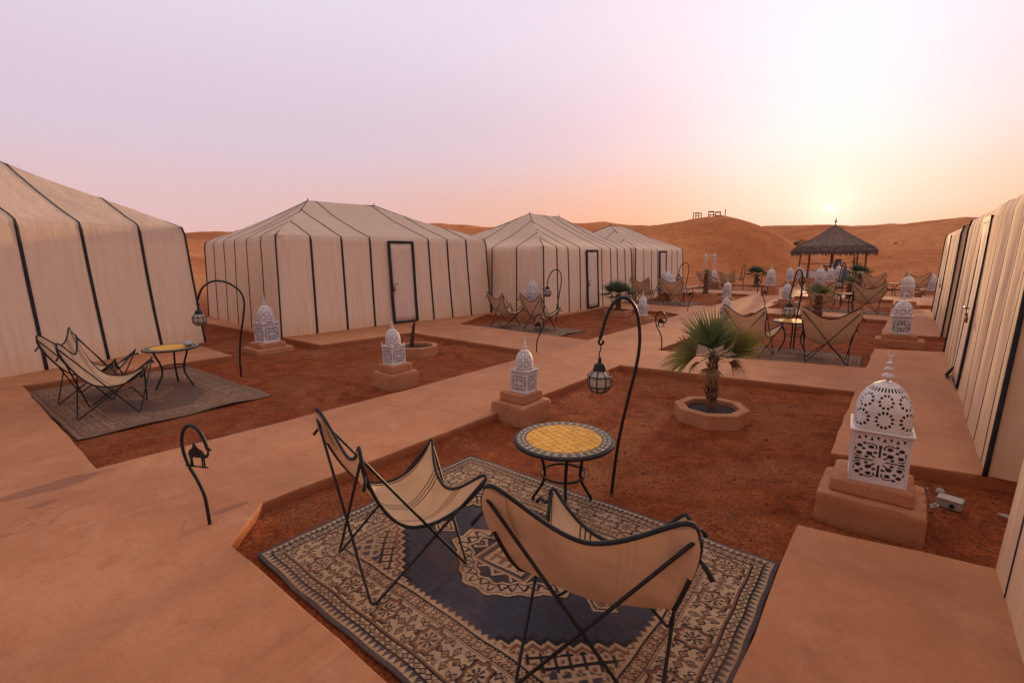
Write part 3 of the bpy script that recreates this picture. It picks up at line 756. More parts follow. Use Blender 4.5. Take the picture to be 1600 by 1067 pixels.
    b0 = (d > 0.03) & (d <= 0.078); put(b0, sel); put(b0 & (tri(s / 0.045) > (d - 0.03) / 0.048), cream * 0.95); put(d <= 0.03, sel)
    rg = np.random.default_rng(seed)
    C *= (1 + 0.10 * rg.standard_normal(U.shape))[..., None]
    lines = 1 + 0.10 * np.sin(V * 90 + 3 * np.sin(U * 2)) * (rg.random(U.shape))
    C *= lines[..., None]
    if fade > 0:
        g = np.array((0.235, 0.118, 0.068)); n1 = 0.5 + 0.5 * np.sin(U * 2.3 + 2 * np.sin(V * 3.1)) * np.sin(V * 4.1 + 1.5 * np.sin(U * 1.7))
        f = np.clip(fade + 0.18 * (n1 - 0.5), 0, 1)[..., None]; C = C * (1 - f) + g * f
    return np.clip(C, 0.004, 1)

PAL = [(0.55, 0.365, 0.215), (0.235, 0.112, 0.064), (0.030, 0.025, 0.026), (0.062, 0.062, 0.080), (0.10, 0.08, 0.08)]
PAL2 = [(0.42, 0.28, 0.18), (0.15, 0.075, 0.045), (0.05, 0.042, 0.042), (0.075, 0.065, 0.07), (0.10, 0.075, 0.065)]
def rug_mesh(name, L, W, step, pal, fade, seed, wr=0.006):
    nu, nv = int(L / step), int(W / step)
    u = np.linspace(-L / 2, L / 2, nu + 1); v = np.linspace(-W / 2, W / 2, nv + 1); U, V = np.meshgrid(u, v)
    C = weave(L, W, U, V, pal, fade, seed)
    E = np.minimum(L / 2 - np.abs(U), W / 2 - np.abs(V))
    Z = 0.012 + wr * (np.sin(U * 3.3 + 1.3 * np.sin(V * 2.2) + seed) * np.sin(V * 4.0 + seed) + 0.5 * np.sin(U * 9 + V * 5)) + wr * 0.7 * np.exp(-E / 0.08) * np.sin(U * 5 + V * 4 + seed)
    Z = np.maximum(Z, 0.006)
    X = U + 0.006 * np.sin(V * 4 + seed) + 0.003 * np.sin(V * 17); Y = V + 0.006 * np.sin(U * 3.1 + seed) + 0.003 * np.sin(U * 15)
    verts = np.stack([X, Y, Z], -1).reshape(-1, 3)
    idx = np.arange((nu + 1) * (nv + 1)).reshape(nv + 1, nu + 1)
    F = np.stack([idx[:-1, :-1], idx[:-1, 1:], idx[1:, 1:], idx[1:, :-1]], -1).reshape(-1, 4)
    # skirt so that the rug has a visible thickness
    ring = np.concatenate([idx[0, :], idx[1:, -1], idx[-1, :-1][::-1], idx[1:-1, 0][::-1]])
    low = verts[ring].copy(); low[:, 2] -= 0.012; n0 = len(verts); verts = np.concatenate([verts, low]); m = len(ring)
    sk = np.array([(ring[i], n0 + i, n0 + (i + 1) % m, ring[(i + 1) % m]) for i in range(m)]); F = np.concatenate([F, sk])
    cols = np.concatenate([C.reshape(-1, 3), np.tile(np.array(pal[4]), (m, 1))])
    me = bpy.data.meshes.new(name)
    me.vertices.add(len(verts)); me.vertices.foreach_set('co', verts.ravel()); me.loops.add(F.size); me.loops.foreach_set('vertex_index', F.ravel())
    me.polygons.add(len(F)); me.polygons.foreach_set('loop_start', np.arange(0, F.size, 4)); me.polygons.foreach_set('loop_total', np.full(len(F), 4)); me.update(calc_edges=True)
    at = me.color_attributes.new('weave', 'FLOAT_COLOR', 'POINT'); at.data.foreach_set('color', np.concatenate([cols, np.ones((len(cols), 1))], 1).astype(np.float32).ravel())
    me.polygons.foreach_set('use_smooth', np.ones(len(F), bool)); me.materials.append(MATS['rug']); return me

def rug(me, loc, rz, label):
    o = link('rug', me); o.location = loc; o.rotation_euler = (0, 0, rz); tag(o, label, 'rug', 'rugs under the chairs'); return o
RUGS = 'rugs under the chairs'
rug(rug_mesh('rug', 3.06, 2.30, 0.0065, PAL, 0.0, 1), (-2.01, 2.39, BED + 0.012), math.radians(0.5), 'navy and cream patterned rug with central medallion in the foreground')
rug(rug_mesh('rug', 3.75, 2.40, 0.016, PAL2, 0.48, 3, 0.012), (-9.62, 1.95, BED + 0.014), math.radians(2), 'dusty faded brown rug under the two chairs beside the nearest left tent')
far_rug = rug_mesh('rug', 3.3, 1.85, 0.02, PAL2, 0.40, 5, 0.012)
rug(far_rug, (-2.20, 11.52, BED + 0.014), math.radians(3), 'worn grey rug behind the fan palm, under the two right-hand chairs')
rug(far_rug, (-8.95, 11.35, BED + 0.014), math.radians(-1), 'pale grey rug under the chairs in front of the second and third tents')
rug(far_rug, (-8.5, 20.55, 0.008), 0, 'faded rug under the chairs before the small distant tent')
rug(far_rug, (-2.0, 21.75, BED + 0.014), math.radians(-2), 'grey rug under the second right-hand group of chairs, towards the hut')
rug(far_rug, (-0.7, 31.0, BED + 0.014), 0, 'farthest right rug, below the last two chairs before the dunes')
rug(far_rug, (-9.3, 32.3, BED + 0.014), 0, 'farthest left rug, below the two chairs near the white swing')

# ------------------------------------------------------------------ butterfly chairs
def biquad(cp, u, v, p=2.3):
    def w(t):
        q = abs(t) ** p; e = (q + abs(t)) / 2; o = (q - abs(t)) / 2; return (e, 1 - q, o) if t < 0 else (o, 1 - q, e)
    wu, wv = w(u), w(v)
    return sum(cp[j][i] * wu[i] * wv[j] for i in range(3) for j in range(3))
CX_ = [[-.48, 0, .48], [-.375, 0, .375], [-.41, 0, .41]]
CY_ = [[-.41, -.33, -.41], [.02, .03, .02], [.49, .37, .49]]
CZ_ = [[1.12, .885, 1.12], [.455, .34, .455], [.68, .46, .68]]
def deep(v): return -abs(v) ** 0.72 if v < 0 else v ** 0.85     # the seat reaches far back before the rest climbs
def fit_corners():
    k = 0.80
    for _ in range(40):      # move the control corners until the rounded corners of the sling land on the frame tips
        for j, v, tgt in ((0, -k, (0.47, -0.39, 1.065)), (2, k, (0.41, 0.47, 0.67))):
            for i, u in ((0, -k), (2, k)):
                sx = -1 if i == 0 else 1
                CX_[j][i] += (sx * tgt[0] - biquad(CX_, u, v)) * 0.9; CY_[j][i] += (tgt[1] - biquad(CY_, u, deep(v))) * 0.7; CZ_[j][i] += (tgt[2] - biquad(CZ_, u, v, 1.75)) * 0.7
fit_corners()
def sling(u, v, dz=0.0):
    a = u * (1 - 0.20 * abs(v) ** 5); b = v * (1 - 0.20 * abs(u) ** 5)
    wr = 0.006 * math.sin(6 * a + 5 * b) * math.sin(4 * b + 1) + 0.010 * noise.noise(Vector((a * 2.0, b * 2.6, 1.7 + dz)))
    return Vector((biquad(CX_, a, b), biquad(CY_, a, deep(b)), biquad(CZ_, a, b, 1.75) + wr + dz))

def round_loop(pts, r=0.05, n=5):
    out = []; m = len(pts); P = [Vector(p) for p in pts]
    for i in range(m):
        a, b, c = P[i - 1], P[i], P[(i + 1) % m]
        p = b + (a - b).normalized() * r; q = b + (c - b).normalized() * r
        for k in range(n + 1):
            t = k / n; out.append(p * (1 - t) ** 2 + b * 2 * t * (1 - t) + q * t * t)
        nx = P[(i + 1) % m]; e = nx + (b - nx).normalized() * r
        for k in range(1, 4): out.append(q.lerp(e, k / 4))
    return out

def make_chair():
    root = empty('folding_chair')
    nu = nv = 30
    mb = MB(); mb.grid(lambda i, j: sling(i * 2 - 1, j * 2 - 1), nu, nv)
    me = mb.mesh('sling', MATS['sling'], True)
    uv = me.uv_layers.new(name='UVMap')
    for poly in me.polygons:
        for li in poly.loop_indices:
            vi = me.loops[li].vertex_index; uv.data[li].uv = ((vi % (nu + 1)) / nu, (vi // (nu + 1)) / nv)
    s = link('sling', me, root)
    edge = [sling(-1 + 2 * k / 30, -1) for k in range(30)] + [sling(1, -1 + 2 * k / 30) for k in range(30)] + [sling(1 - 2 * k / 30, 1) for k in range(30)] + [sling(-1, 1 - 2 * k / 30) for k in range(30)]
    MB().tube(edge, 0.0115, 6, closed=True).build('edge_binding', MATS['webbing'], s, smooth=True)
    # corner pockets: folded cloth caps the rod ends slip into
    for su in (-1, 1):
        for sv in (-1, 1):
            mb = MB()
            mb.grid(lambda i, j: sling(su * (0.66 + 0.34 * i), sv * (0.66 + 0.34 * j)) + Vector((0, 0, -0.016 * math.sin(math.pi * min(1, i * j + 0.25)))) - Vector((0, 0.012 * (1 if sv < 0 else 0) * 1, 0.004)), 7, 7)
            mb.build('corner_pocket', MATS['sling_plain'], s, smooth=True)
    T = {}
    for nm, su, sv in (('BL', -1, -1), ('BR', 1, -1), ('FL', -1, 1), ('FR', 1, 1)):
        p = sling(su * 0.97, sv * 0.97); T[nm] = p + Vector((0, 0.0, -0.012 - (0.0 if sv > 0 else 0.0)))
    f = 0.345; z = 0.011
    F = {'BL': Vector((-f, -f, z)), 'BR': Vector((f, -f, z)), 'FL': Vector((-f, f, z)), 'FR': Vector((f, f, z))}
    MB().tube(round_loop([T['BL'], F['BR'], T['FR'], F['FL']]), 0.0095, 7, closed=True).build('frame_rod', MATS['iron'], root, smooth=True)
    l2 = round_loop([T['BR'], F['BL'], T['FL'], F['FR']])
    MB().tube(l2, 0.0095, 7, closed=True).build('frame_rod', MATS['iron'], root, smooth=True)
    for su in (-1, 1):     # tie straps hanging at the sides
        p = sling(su * 0.99, 0.78)
        MB().tube([p, p + Vector((su * 0.03, 0.01, -0.03)), p + Vector((su * 0.075, 0.03, -0.015)), p + Vector((su * 0.10, 0.03, -0.05))], [0.008, 0.012, 0.010, 0.014], 5).build('tie_strap', MATS['webbing'], root, smooth=True)
        p = sling(su * 0.99, -0.80)
        MB().tube([p, p + Vector((su * 0.03, -0.01, -0.03)), p + Vector((su * 0.06, -0.03, -0.07))], [0.007, 0.011, 0.012], 5).build('tie_strap', MATS['webbing'], root, smooth=True)
    return root
chair0 = make_chair(); used = [False]
def chair(x, y, z, deg, label, sc=1.0, sz=1.0):
    o = chair0 if not used[0] else copy_tree(chair0); used[0] = True
    o.location = (x, y, z); o.rotation_euler = (0, 0, math.radians(deg)); o.scale = (sc, sc, sc * sz)
    tag(o, label, 'chair', 'butterfly chairs around the camp')
RZ = BED + 0.024
chair(-2.62, 1.87, RZ, -14, 'canvas butterfly chair on the patterned rug, left of the yellow table', 1.0)
chair(-1.10, 2.02, RZ, 17, 'canvas butterfly chair on the patterned rug, nearest the camera, seen from behind', 1.0)
chair(-9.93, 1.38, RZ, -30, 'striped butterfly chair nearest the left tent wall', 1.00)
chair(-8.80, 1.40, RZ, -20, 'canvas butterfly chair in front of the other one on the dusty left rug', 1.00)
chair(-9.72, 11.35, RZ, -16, 'canvas chair left of its twin before the gap between second and third tents', 1.00)
chair(-8.40, 11.38, RZ, -10, 'canvas chair behind a camel post, below the white lantern by the third tent', 1.00)
chair(-9.00, 20.05, 0.02, -10, 'distant canvas chair left of the round lantern before the last left tent', 1.03)
chair(-7.72, 20.15, 0.02, 4, 'distant canvas chair right of the lantern before the last left tent', 1.03)
chair(-2.52, 11.22, RZ, -15, 'canvas chair seen from behind, partly hidden by the fan palm', 0.99)
chair(-1.14, 11.36, RZ, 8, 'canvas chair seen from behind, right of the small table past the palm', 1.03)
chair(-2.47, 21.55, RZ, -8, 'canvas chair behind the small yellowing palm, facing the hut', 1.00)
chair(-1.10, 21.75, RZ, 9, 'canvas chair left of the walkway lanterns in the middle right group', 1.03)
chair(-1.30, 30.45, 0.0, -6, 'far canvas chair left of the table below the thatched hut', 1.03)
chair(0.32, 31.2, 0.0, 8, 'far right canvas chair beside the last white lantern', 1.03)
chair(-10.15, 32.0, -0.03, -6, 'far left canvas chair below the white swing frame', 1.00)
chair(-8.90, 32.3, -0.03, 4, 'far left canvas chair between the swing and the dark palm', 1.00)

# ------------------------------------------------------------------ round mosaic tables
def make_table(R, Ht, fine):
    root = empty('mosaic_table')
    top = MB().lathe([(R * 0.97, Ht - 0.030), (R, Ht - 0.026), (R, Ht - 0.006), (R * 0.985, Ht - 0.002), (R * 0.965, Ht - 0.002)], n=64).build('table_top', MATS['iron'], root, smooth='auto')
    bed = MB().lathe([(R * 0.955, Ht - 0.004), (R * 0.955, Ht - 0.0005)], n=64).build('grout_bed', MATS['grout'], top)
    if fine:
        th = 0.004; z0 = Ht - 0.0005
        ri = R * 0.755; g = R * 0.155; rot = math.radians(28); cr, sr = math.cos(rot), math.sin(rot)
        def put(poly, mat, z=0.0):
            mb = MB(); n = len(poly)
            mb.add([(x, y, z0) for x, y in poly] + [(x * 1.0, y * 1.0, z0 + th + z) for x, y in poly], [tuple(range(n, 2 * n))] + [(i, (i + 1) % n, n + (i + 1) % n, n + i) for i in range(n)])
            mb.build('tile', MATS[mat], top)
        rj = random.Random(2)
        for i in range(-8, 9):
            for j in range(-8, 9):
                k = 0.5 * g * 0.965; c = 0.30 * k
                sq = [(-k, -k + c), (-k + c, -k), (k - c, -k), (k, -k + c), (k, k - c), (k - c, k), (-k + c, k), (-k, k - c)]
                pl = [((i * g + x) * cr - (j * g + y) * sr, (i * g + x) * sr + (j * g + y) * cr) for x, y in sq]
                # clip to the round field
                cl = []
                for q in range(8):
                    a, b = pl[q], pl[(q + 1) % 8]; ra, rb = math.hypot(*a), math.hypot(*b)
                    if ra <= ri: cl.append(a)
                    if (ra <= ri) != (rb <= ri):
                        lo, hi = 0.0, 1.0
                        for _ in range(20):
                            m = (lo + hi) / 2; p = (a[0] + (b[0] - a[0]) * m, a[1] + (b[1] - a[1]) * m)
                            if (math.hypot(*p) <= ri) == (ra <= ri): lo = m
                            else: hi = m
                        cl.append(p)
                if len(cl) > 2: put(cl, 'tile_yellow', rj.uniform(-0.0006, 0.0006))
                x, y = (i + .5) * g, (j + .5) * g; k2 = 0.18 * g
                p0 = (x * cr - y * sr, x * sr + y * cr)
                if math.hypot(*p0) < ri - 0.012:
                    put([(p0[0] + (dx * cr - dy * sr), p0[1] + (dx * sr + dy * cr)) for dx, dy in ((-k2, 0), (0, -k2), (k2, 0), (0, k2))], 'tile_dark')
        def arc(r0, r1, a0, a1, n=3): return [(r0 * math.cos(a0 + (a1 - a0) * k / n), r0 * math.sin(a0 + (a1 - a0) * k / n)) for k in range(n + 1)] + [(r1 * math.cos(a1 - (a1 - a0) * k / n), r1 * math.sin(a1 - (a1 - a0) * k / n)) for k in range(n + 1)]
        nb = 34
        for k in range(nb):
            a0 = 2 * math.pi * k / nb; w = 2 * math.pi / nb
            put([(r * math.cos(a), r * math.sin(a)) for r, a in ((R * .808, a0 + w / 2), (R * .864, a0 + w * .12), (R * .92, a0 + w / 2), (R * .864, a0 + w * .88))][::-1], 'tile_dark')
            for r0, r1, rm in ((R * .803, R * .803, R * .860), (R * .925, R * .925, R * .868)):
                pl = [(r0 * math.cos(a0 - w * .42), r0 * math.sin(a0 - w * .42)), (rm * math.cos(a0), rm * math.sin(a0)), (r0 * math.cos(a0 + w * .42), r0 * math.sin(a0 + w * .42))]
                put(pl if rm < r0 else pl[::-1], 'tile_cream')
        for k in range(24):
            a0 = 2 * math.pi * k / 24; w = 2 * math.pi / 24 * 0.97
            put(arc(R * .798, R * .765, a0 + w, a0)[::1], 'tile_dark'); put(arc(R * .956, R * .931, a0 + w, a0), 'tile_dark')
    else:
        MB().lathe([(R * 0.70, Ht - 0.002), (R * 0.70, Ht + 0.002)], n=48).build('yellow_tiles', MATS['tile_yellow'], top)
        mb = MB()
        for k in range(30):
            a = 2 * math.pi * k / 30; mb.box((R * .83 * math.cos(a), R * .83 * math.sin(a), Ht + 0.001), (R * .1, R * .09, 0.004), a + 0.785)
        o = mb.build('border_tiles', MATS['tile_dark'], top); o['kind'] = 'stuff'
    for k in range(3):
        a = 2 * math.pi * k / 3 + 0.5; c, s = math.cos(a), math.sin(a)
        pr = [(0.66, 0.97), (0.62, 0.86), (0.50, 0.68), (0.43, 0.50), (0.46, 0.34), (0.60, 0.17), (0.70, 0.07), (0.71, 0.0)]
        pts = spline([(R * r * c, R * r * s, max(0.012, (Ht - 0.03) * z / 0.97)) for r, z in pr], 4)
        MB().tube(pts, 0.0135 if fine else 0.016, 8).build('leg', MATS['iron'], root, smooth=True)
    MB().tube([(R * 0.445 * math.cos(2 * math.pi * k / 32), R * 0.445 * math.sin(2 * math.pi * k / 32), Ht * 0.52) for k in range(32)], 0.0095, 6, closed=True).build('brace_ring', MATS['iron'], root, smooth=True)
    return root
def table(o, x, y, z, deg, label, sc=1.0):
    o.location = (x, y, z); o.rotation_euler = (0, 0, math.radians(deg)); o.scale = (sc,) * 3; tag(o, label, 'table', 'round mosaic tables'); return o
table(make_table(0.42, 0.655, True), -2.10, 3.19, RZ, 40, 'round table with yellow mosaic top beside the patterned rug')
tb = make_table(0.42, 0.70, False)
table(tb, -9.70, 2.42, RZ, 10, 'round iron table with a silver bowl on it near the left tent')
table(copy_tree(tb), -1.90, 12.28, BED + 0.01, 75, 'round table with bright top between the two chairs past the palm')
table(copy_tree(tb), -1.72, 22.2, BED + 0.01, 20, 'small round table between the middle right pair of chairs')
table(copy_tree(tb), -0.62, 31.3, BED, 50, 'farthest right round table between the last two chairs', 1.00)
table(copy_tree(tb), -8.55, 21.3, 0.0, 50, 'distant round table between the chairs before the small left tent')
table(copy_tree(tb), -9.5, 33.1, BED, 50, 'farthest left small table between chairs under the swing')
bw = MB().lathe([(0.03, 0.0), (0.055, 0.015), (0.078, 0.045), (0.070, 0.07), (0.058, 0.082), (0.066, 0.09), (0.055, 0.085), (0.03, 0.03)], n=24).build('bowl', MATS['silver'], None, smooth=True)
bw.location = (-9.50, 2.62, RZ + 0.702); tag(bw, 'small silver bowl standing on the table near the left tent', 'bowl')

# ------------------------------------------------------------------ plaster plinths and white pierced lanterns
def plinth(x, y, w1, d1, h1, w2, d2, h2, z0, label, rz=0.0):
    """two-step plinth; h1,h2 heights of the lower and upper step above z0"""
    root = empty('lantern_plinth', (x, y, z0 - 0.02), rz)
    def rough_block(zc, w, d, h, name):
        def fold(u, v, f):      # six gridded faces, nudged so that no edge is dead straight
            a, b = u * 2 - 1, v * 2 - 1
            p = [(a, b, 1), (a, -b, -1), (1, a, b), (-1, -a, b), (-a, 1, b), (a, -1, b)][f]
            k = 1 - 0.012 * (p[2] + 1)
            q = Vector((p[0] * w / 2 * k, p[1] * d / 2 * k, zc + p[2] * h / 2))
            e = sum(1 for c in p if abs(c) > 0.999)
            if e >= 2: q -= Vector((p[0] if abs(p[0]) > .99 else 0, p[1] if abs(p[1]) > .99 else 0, p[2] if abs(p[2]) > .99 else 0)) * (0.007 * (e - 1))
            nz = noise.noise_vector(Vector((q.x * 5 + x * 3, q.y * 5 + y * 3, q.z * 5))) * 0.006 + noise.noise_vector(Vector((q.x * 17 + x, q.y * 17 + y, q.z * 17))) * 0.0025
            return tuple(q + nz)
        mb = MB()
        for f in range(6): mb.grid(lambda u, v: fold(u, v, f), 12, 8)
        me = mb.mesh(name, MATS['plinth'], True); bm = bmesh.new(); bm.from_mesh(me); bmesh.ops.remove_doubles(bm, verts=bm.verts, dist=0.0005); bm.to_mesh(me); bm.free()
        me.polygons.foreach_set('use_smooth', [True] * len(me.polygons)); me.set_sharp_from_angle(angle=math.radians(62)); link(name, me, root)
    rough_block((h1 + 0.02) / 2, w1, d1, h1 + 0.02, 'lower_step'); rough_block(h1 + 0.02 + (h2 - h1) / 2 - 0.004, w2, d2, h2 - h1, 'upper_step')
    tag(root, label, 'plinth', 'stepped plaster plinths'); return z0 + h2 - 0.003

def hole_body(a, b):
    """pattern of the side panel, a across, b up, both -1..1; True where the sheet is cut away"""
    if abs(a) > 0.90 or abs(b) > 0.92: return False
    if b > 0.66:        # row of small triangles under the rim
        f = (a * 4.5 + 40) % 1.0; t = (b - 0.70) / 0.16
        if t < 0 or t > 1: return False
        return abs(f - 0.5) < 0.30 * (t if int(a * 4.5 + 40) % 2 else 1 - t)
    bb = (b + 0.14) / 0.76; r = math.hypot(a, bb); ph = math.atan2(bb, a)
    if r < 0.13: return False
    k8 = abs(((ph / (math.pi / 4)) % 1.0) - 0.5) * 2      # 0 on the 22.5 lines, 1 on the axes and diagonals
    on_axis = abs(((ph / (math.pi / 2) + 0.5) % 1.0) - 0.5) * (math.pi / 2) * r
    on_diag = abs(((ph / (math.pi / 2)) % 1.0) - 0.5) * (math.pi / 2) * r
    if on_axis < 0.036 + 0.07 * max(0, r - 0.62) * 2 and 0.2 < r < 0.88: return True
    if on_diag < 0.036 and 0.20 < r < 0.42: return True
    # keyholes and curls
    for rr, tt, rad in ((0.52, 0.5, 0.115), (0.80, 0.27, 0.105), (0.80, 0.73, 0.105), (0.48, 0.22, 0.075), (0.48, 0.78, 0.075), (1.03, 0.5, 0.10), (0.83, 0.5, 0.07), (1.06, 0.36, 0.07), (1.06, 0.64, 0.07)):
        q = (math.floor(ph / (math.pi / 2)) + tt) * math.pi / 2
        d = math.hypot(a - rr * math.cos(q), bb - rr * math.sin(q))
        if d < rad: return True
        if rr in (0.80,) and rad * 1.55 < d < rad * 2.15 and (ph - q) * (tt - 0.5) > -0.02 and r > 0.66: return True
    return False
def rosette(a, b, n=12, off=0.0):
    r = math.hypot(a, b); ph = math.atan2(b, a) + off
    f = abs(((ph / (2 * math.pi) * n) % 1.0) - 0.5) * 2
    if 0.60 < r < 0.98: return f < 0.62 * math.sin(math.pi * (r - 0.60) / 0.38) + 0.05
    return False
def hole_dome(u, v):
    """u across one gore -1..1, v up 0..1"""
    w = 1 - v ** 2.2
    if abs(u) > 0.90: return False
    if 0.05 < v < 0.46: return rosette(u / 0.86, (v - 0.26) / 0.20)
    if 0.47 < v < 0.80: return rosette(u / 0.84, (v - 0.635) / 0.16, 10, 0.3)
    if 0.82 < v < 0.90: return abs(((u * 2) % 1.0) - 0.5) < 0.22
    return False

def lantern_meshes(res, kind):
    """kind 'wide': dome as broad as the box; 'crown': slimmer dome ringed by corner merlons. Unit: box 0.36 wide."""
    w, hb = 0.36, 0.43; hw = w / 2
    # box
    mb = MB()
    for k in range(4):
        ang = k * math.pi / 2; c, s = math.cos(ang), math.sin(ang); n = res; m = int(res * 1.15)
        vid = {}
        def vert(i, j):
            if (i, j) not in vid:
                a = -1 + 2 * i / n; z = 0.02 + (hb - 0.03) * j / m; x, y = a * hw, -hw
                vid[(i, j)] = len(mb.v); mb.v.append((x * c - y * s, x * s + y * c, z))
            return vid[(i, j)]
        for i in range(n):
            for j in range(m):
                if not hole_body(-1 + 2 * (i + .5) / n, -1 + 2 * (j + .5) / m):
                    mb.f.append((vert(i, j), vert(i + 1, j), vert(i + 1, j + 1), vert(i, j + 1))); mb.m.append(0)
    body = mb.mesh('pierced_box', [MATS['white_metal'], MATS['painted_inner_shade']])
    # base tray + corner posts + rim
    fr = MB().box((0, 0, 0.01), (w + 0.012, w + 0.012, 0.02))
    for sx in (-1, 1):
        for sy in (-1, 1): fr.box((sx * hw, sy * hw, hb / 2), (0.014, 0.014, hb))
    frame = fr.mesh('frame', MATS['white_metal'])
    rm = MB(); e = hw + 0.016
    rm.tube(round_loop([(-e, -e, hb), (e, -e, hb), (e, e, hb), (-e, e, hb)], 0.02, 3), 0.011, 7, closed=True)
    rm.add([(-e, -e, hb + .004), (e, -e, hb + .004), (e, e, hb + .004), (-e, e, hb + .004)], [(0, 1, 2, 3)])
    rim = rm.mesh('rim', MATS['white_metal'], True)
    # dome
    R = hw * (1.0 if kind == 'wide' else 0.90); hd = 0.37 if kind == 'wide' else 0.36; z0 = hb + 0.006 if kind == 'wide' else hb + 0.03
    mb = MB(); nu = max(8, res // 2); nv = res
    def prof(v):
        if v < 0.30: return 1.0 + 0.015 * math.sin(v / 0.30 * math.pi)
        t = (v - 0.30) / 0.70; return max(0.02, math.sqrt(max(0.0, 1 - t ** 2.1)) * (1 - 0.10 * t * t))
    vid = {}
    def dv(g, i, j):
        i2 = g * nu + i; i2 %= 8 * nu
        if (i2, j) not in vid:
            v = j / nv; ph = 2 * math.pi * i2 / (8 * nu) + math.pi / 8
            ne = (4.2 if kind == 'wide' else 2.3) - ((2.0 * v) if kind == 'wide' else 0); ne = max(ne, 2.1)
            cc, ss = math.cos(ph), math.sin(ph); sup = (abs(cc) ** ne + abs(ss) ** ne) ** (-1 / ne)
            u = (i / nu) * 2 - 1; lobe = 1 + 0.018 * (1 - u * u)
            r = R * prof(v) * sup * lobe
            vid[(i2, j)] = len(mb.v); mb.v.append((r * cc, r * ss, z0 + hd * (v if v < 0.98 else 1.0)))
        return vid[(i2, j)]
    for g in range(8):
        for i in range(nu):
            for j in range(nv):
                if not hole_dome(-1 + 2 * (i + .5) / nu, (j + .5) / nv):
                    mb.f.append((dv(g, i, j), dv(g, i + 1, j), dv(g, i + 1, j + 1), dv(g, i, j + 1))); mb.m.append(0)
    dome = mb.mesh('pierced_dome', [MATS['white_metal'], MATS['painted_inner_shade']], True)
    zt = z0 + hd
    fn = MB().lathe([(0.012, zt - 0.02), (0.010, zt + 0.02), (0.040, zt + 0.034), (0.046, zt + 0.043), (0.020, zt + 0.062), (0.008, zt + 0.072), (0.008, zt + 0.082), (0.030, zt + 0.092), (0.034, zt + 0.099), (0.014, zt + 0.115),
                     (0.007, zt + 0.122), (0.007, zt + 0.130), (0.024, zt + 0.138), (0.027, zt + 0.144), (0.010, zt + 0.158), (0.004, zt + 0.165), (0.004, zt + 0.20)], n=14)
    finial = fn.mesh('finial', MATS['white_metal'], True)
    cs = [(0.022 * math.cos(a) , 0, zt + 0.222 + 0.022 * math.sin(a)) for a in np.linspace(math.radians(-250), math.radians(60), 14)]
    cres = MB().tube(cs, [0.0015 + 0.004 * math.sin(math.pi * i / 13) for i in range(14)], 5).mesh('crescent', MATS['white_metal'], True)
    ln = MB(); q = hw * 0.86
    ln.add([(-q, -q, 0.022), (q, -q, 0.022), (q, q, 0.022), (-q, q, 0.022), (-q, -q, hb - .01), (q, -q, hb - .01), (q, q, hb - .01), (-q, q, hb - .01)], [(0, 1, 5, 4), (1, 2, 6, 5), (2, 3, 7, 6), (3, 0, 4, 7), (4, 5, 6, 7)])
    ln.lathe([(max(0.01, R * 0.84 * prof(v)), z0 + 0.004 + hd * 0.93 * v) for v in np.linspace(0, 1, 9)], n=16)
    shade_insert = ln.mesh('added_shade_insert', MATS['painted_inner_shade'])  # dark box and dome added inside so the cut holes look shaded
    parts = [('added_shade_insert', shade_insert), ('pierced_box', body), ('frame', frame), ('rim', rim), ('pierced_dome', dome), ('finial', finial), ('crescent', cres)]
    if kind == 'crown':
        ml = MB()
        for sx in (-1, 1):
            for sy in (-1, 1):
                for ax in (0, 1):
                    pts = [(0, 0), (0.085, 0), (0.075, 0.025), (0.045, 0.035), (0.025, 0.06), (0.004, 0.08)]
                    vs = []
                    for off in (0.0, -0.006):
                        for p, q in pts:
                            x, y = ((sx * (hw + .01 - p), sy * (hw + .01 + off)) if ax == 0 else (sx * (hw + .01 + off), sy * (hw + .01 - p)))
                            vs.append((x, y, hb + 0.004 + q))
                    n = len(pts); ml.add(vs, [tuple(range(n)), tuple(range(2 * n - 1, n - 1, -1))] + [(i, (i + 1) % n, n + (i + 1) % n, n + i) for i in range(n)])
        parts.append(('merlons', ml.mesh('merlons', MATS['white_metal'])))
    return parts

LM = {('wide', 'near'): lantern_meshes(96, 'wide'), ('wide', 'far'): lantern_meshes(30, 'wide'), ('crown', 'near'): lantern_meshes(56, 'crown'), ('crown', 'far'): lantern_meshes(28, 'crown')}
def lantern(kind, det, x, y, z, sc, deg, label, tilt=0.0, zs=1.0):
    root = empty('white_lantern', (x, y, z)); lr = random.Random(int(x * 31 + y * 17)); root.rotation_euler = (math.radians(lr.uniform(-1.6, 1.6)), math.radians(tilt + lr.uniform(-1.2, 1.2)), math.radians(deg + lr.uniform(-4, 4))); root.scale = (sc, sc, sc * zs)
    for nm, me in LM[(kind, det)]:
        o = link(nm, me, root)
        if nm.startswith('pierced'):
            sd = o.modifiers.new('sheet', 'SOLIDIFY'); sd.thickness = 0.003; sd.material_offset = 1; sd.material_offset_rim = 0  # inner sheet faces get the dark colour, interior shade painted in
    tag(root, label, 'lantern', 'white pierced metal lanterns'); return root

